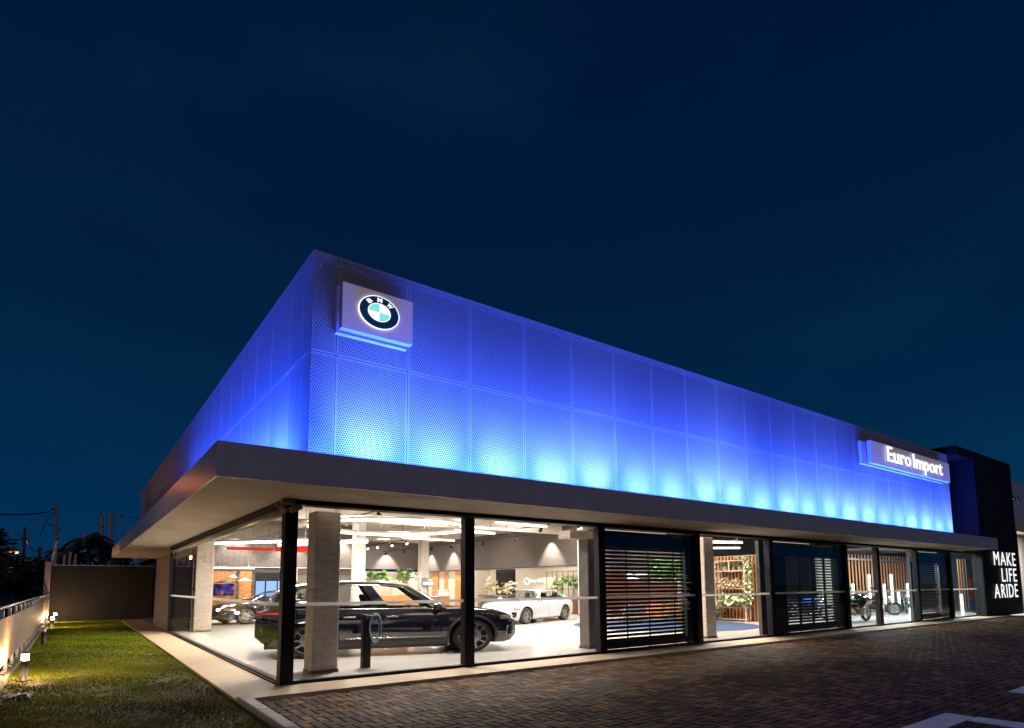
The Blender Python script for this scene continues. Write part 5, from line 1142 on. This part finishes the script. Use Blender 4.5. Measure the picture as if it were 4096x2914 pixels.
def palm(label, loc, h, L_, seed):
    rg = random.Random(seed); t = thing('palm_tree', label, 'tree', loc, 0, 'palms behind the end wall'); MB().tube([(0,0,0),(.1,0,h*.5),(0,.05,h)], [.24,.2,.16], 8).build('trunk', M['bark'], t, True); cr = MB()
    for k in range(30):
        a = rg.uniform(0,2*PI); e = rg.uniform(-.25,1.25); l = L_*rg.uniform(.8,1.1); pts = []
        for i in range(9):
            v = i/8; pts.append(Vector((l*v*math.cos(a)*math.cos(e*(1-.5*v)), l*v*math.sin(a)*math.cos(e*(1-.5*v)), h+l*(v*math.sin(e)-.75*v*v))))
        cr.tube(pts, [.05*(1-.8*i/8) for i in range(9)], 4)
        for i in range(1,8):
            for q in range(5):
                p = pts[i].lerp(pts[i+1], q/5); d = (pts[i+1]-pts[i]).normalized(); sd = d.cross(Vector((0,0,1))).normalized()
                for s_ in (-1,1):
                    ln = L_*.20*(1-.4*i/8)*rg.uniform(.8,1.2); tip = p+sd*s_*ln*.75+d*ln*.35+Vector((0,0,-ln*.55)); cr.add([p-d*.07, p+d*.07, tip], [(0,1,2)])
    cr.build('crown', M['treeleaf'], t)
palm('tall shaggy palm silhouette left of the pale poles', (-2.2,50.5,-.1), 5.6, 2.9, 3); palm('lower palm silhouette right of the pale poles', (.1,52.5,-.1), 5.0, 2.6, 4); palm('lowest palm silhouette close above the end wall', (-3.2,54,-.1), 4.6, 2.6, 5)
G8 = 'dark trees beyond the fence'
tree('conifer_tree', 'layered dark conifer at the left edge, nearest the camera', (-10.6,42,-.1), 7.2, 3.6, 1300, .55, 'conifer', G8, 1); tree('conifer_tree', 'layered dark conifer behind the dark left pole', (-9.4,60,-.1), 7.0, 3.6, 1300, .6, 'conifer', G8, 2)
for i, (x, y, h, rx, lb) in enumerate(((-12.0,34,4.2,2.6,'dark bushy tree at the left edge, closest to the fence'),(-8.6,38,4.0,2.3,'dark bushy tree left of the pale pillar'),(-6.2,46,4.1,2.3,'small dark tree just behind the pale pillar'),(-11,56,5.5,3.4,'dark round tree under the conifer boughs'),(-5.4,72,5.0,3.4,'far dark tree between pale pillar and brown pole'),(-1.5,72,4.6,3.2,'far dark tree below the pale pair of poles'),(2.0,66,4.4,3.0,'far dark tree right of the pale poles by the building'))):
    tree('broadleaf_tree', lb, (x,y,-.1), h, rx, 1500, .36, 'broad', G8, 20+i)
t = thing('street_lamp', 'small orange street lamp glowing among the dark conifers', 'street lamp', (-9.3,72,-.1)); MB().tube([(0,0,0),(0,0,5.3),(.2,-.2,5.6),(.9,-.6,5.65)], .08, 8).build('pole', M['steel'], t, True)
MB().bbox(.75,1.35,-.85,-.5,5.58,5.72,.03).build('lamp_head', M['steel'], t); MB().lathe([(.001,-.14),(.2,-.08),(.24,0)], 14, Matrix.Translation((1.05,-.68,5.58))).build('lens', M['sodium'], t, True); lamp('POINT', 'sodium_lamp', (1.05,-.68,5.3), 300, (1,.36,.06), parent=t, shadow_soft_size=.15)
t = thing('parked_car', 'pale car parked under the dark trees beyond the fence', 'car', (-11.0,40.5,-.1), R(75)); MB(K).bbox(-2.1,2.1,-.85,.85,.3,.85,.12).build('body', M['carwhite'], t, True); MB(K).bbox(-1.4,.9,-.72,.72,.85,1.38,.22).build('cabin', M['carglass'], t, True)
for x in (-1.3,1.3):
    for s_ in (-1,1): MB(K).lathe([(.18,-.1),(.31,-.1),(.32,0),(.18,.02),(.001,.02)], 18, Matrix.Translation((x,s_*.82,.32)) @ Matrix.Rotation(-s_*PI/2,4,'X')).build('wheel', M['rubber'], t, True)
t = thing('street_lamp', 'tall orange street mast lamp standing on the street left of the lawn', 'street lamp', (-10.2,56,-.1)); MB().tube([(-1.6,0,0),(-1.6,0,12.0),(-1.2,0,12.5),(.2,0,12.6)], .09, 8).build('mast', M['steel'], t, True)
MB().bbox(-.35,.35,-.2,.2,12.48,12.66,.03).build('lamp_head', M['steel'], t); lamp('POINT', 'mast_lamp', (0,0,12.1), 260, (1,.27,.05), parent=t, shadow_soft_size=.25)
MB().lathe([(.001,-.2),(.2,-.12),(.26,0)], 14, Matrix.Translation((0,0,12.47)), cap=False).build('lens', M['sodium'], t, True)
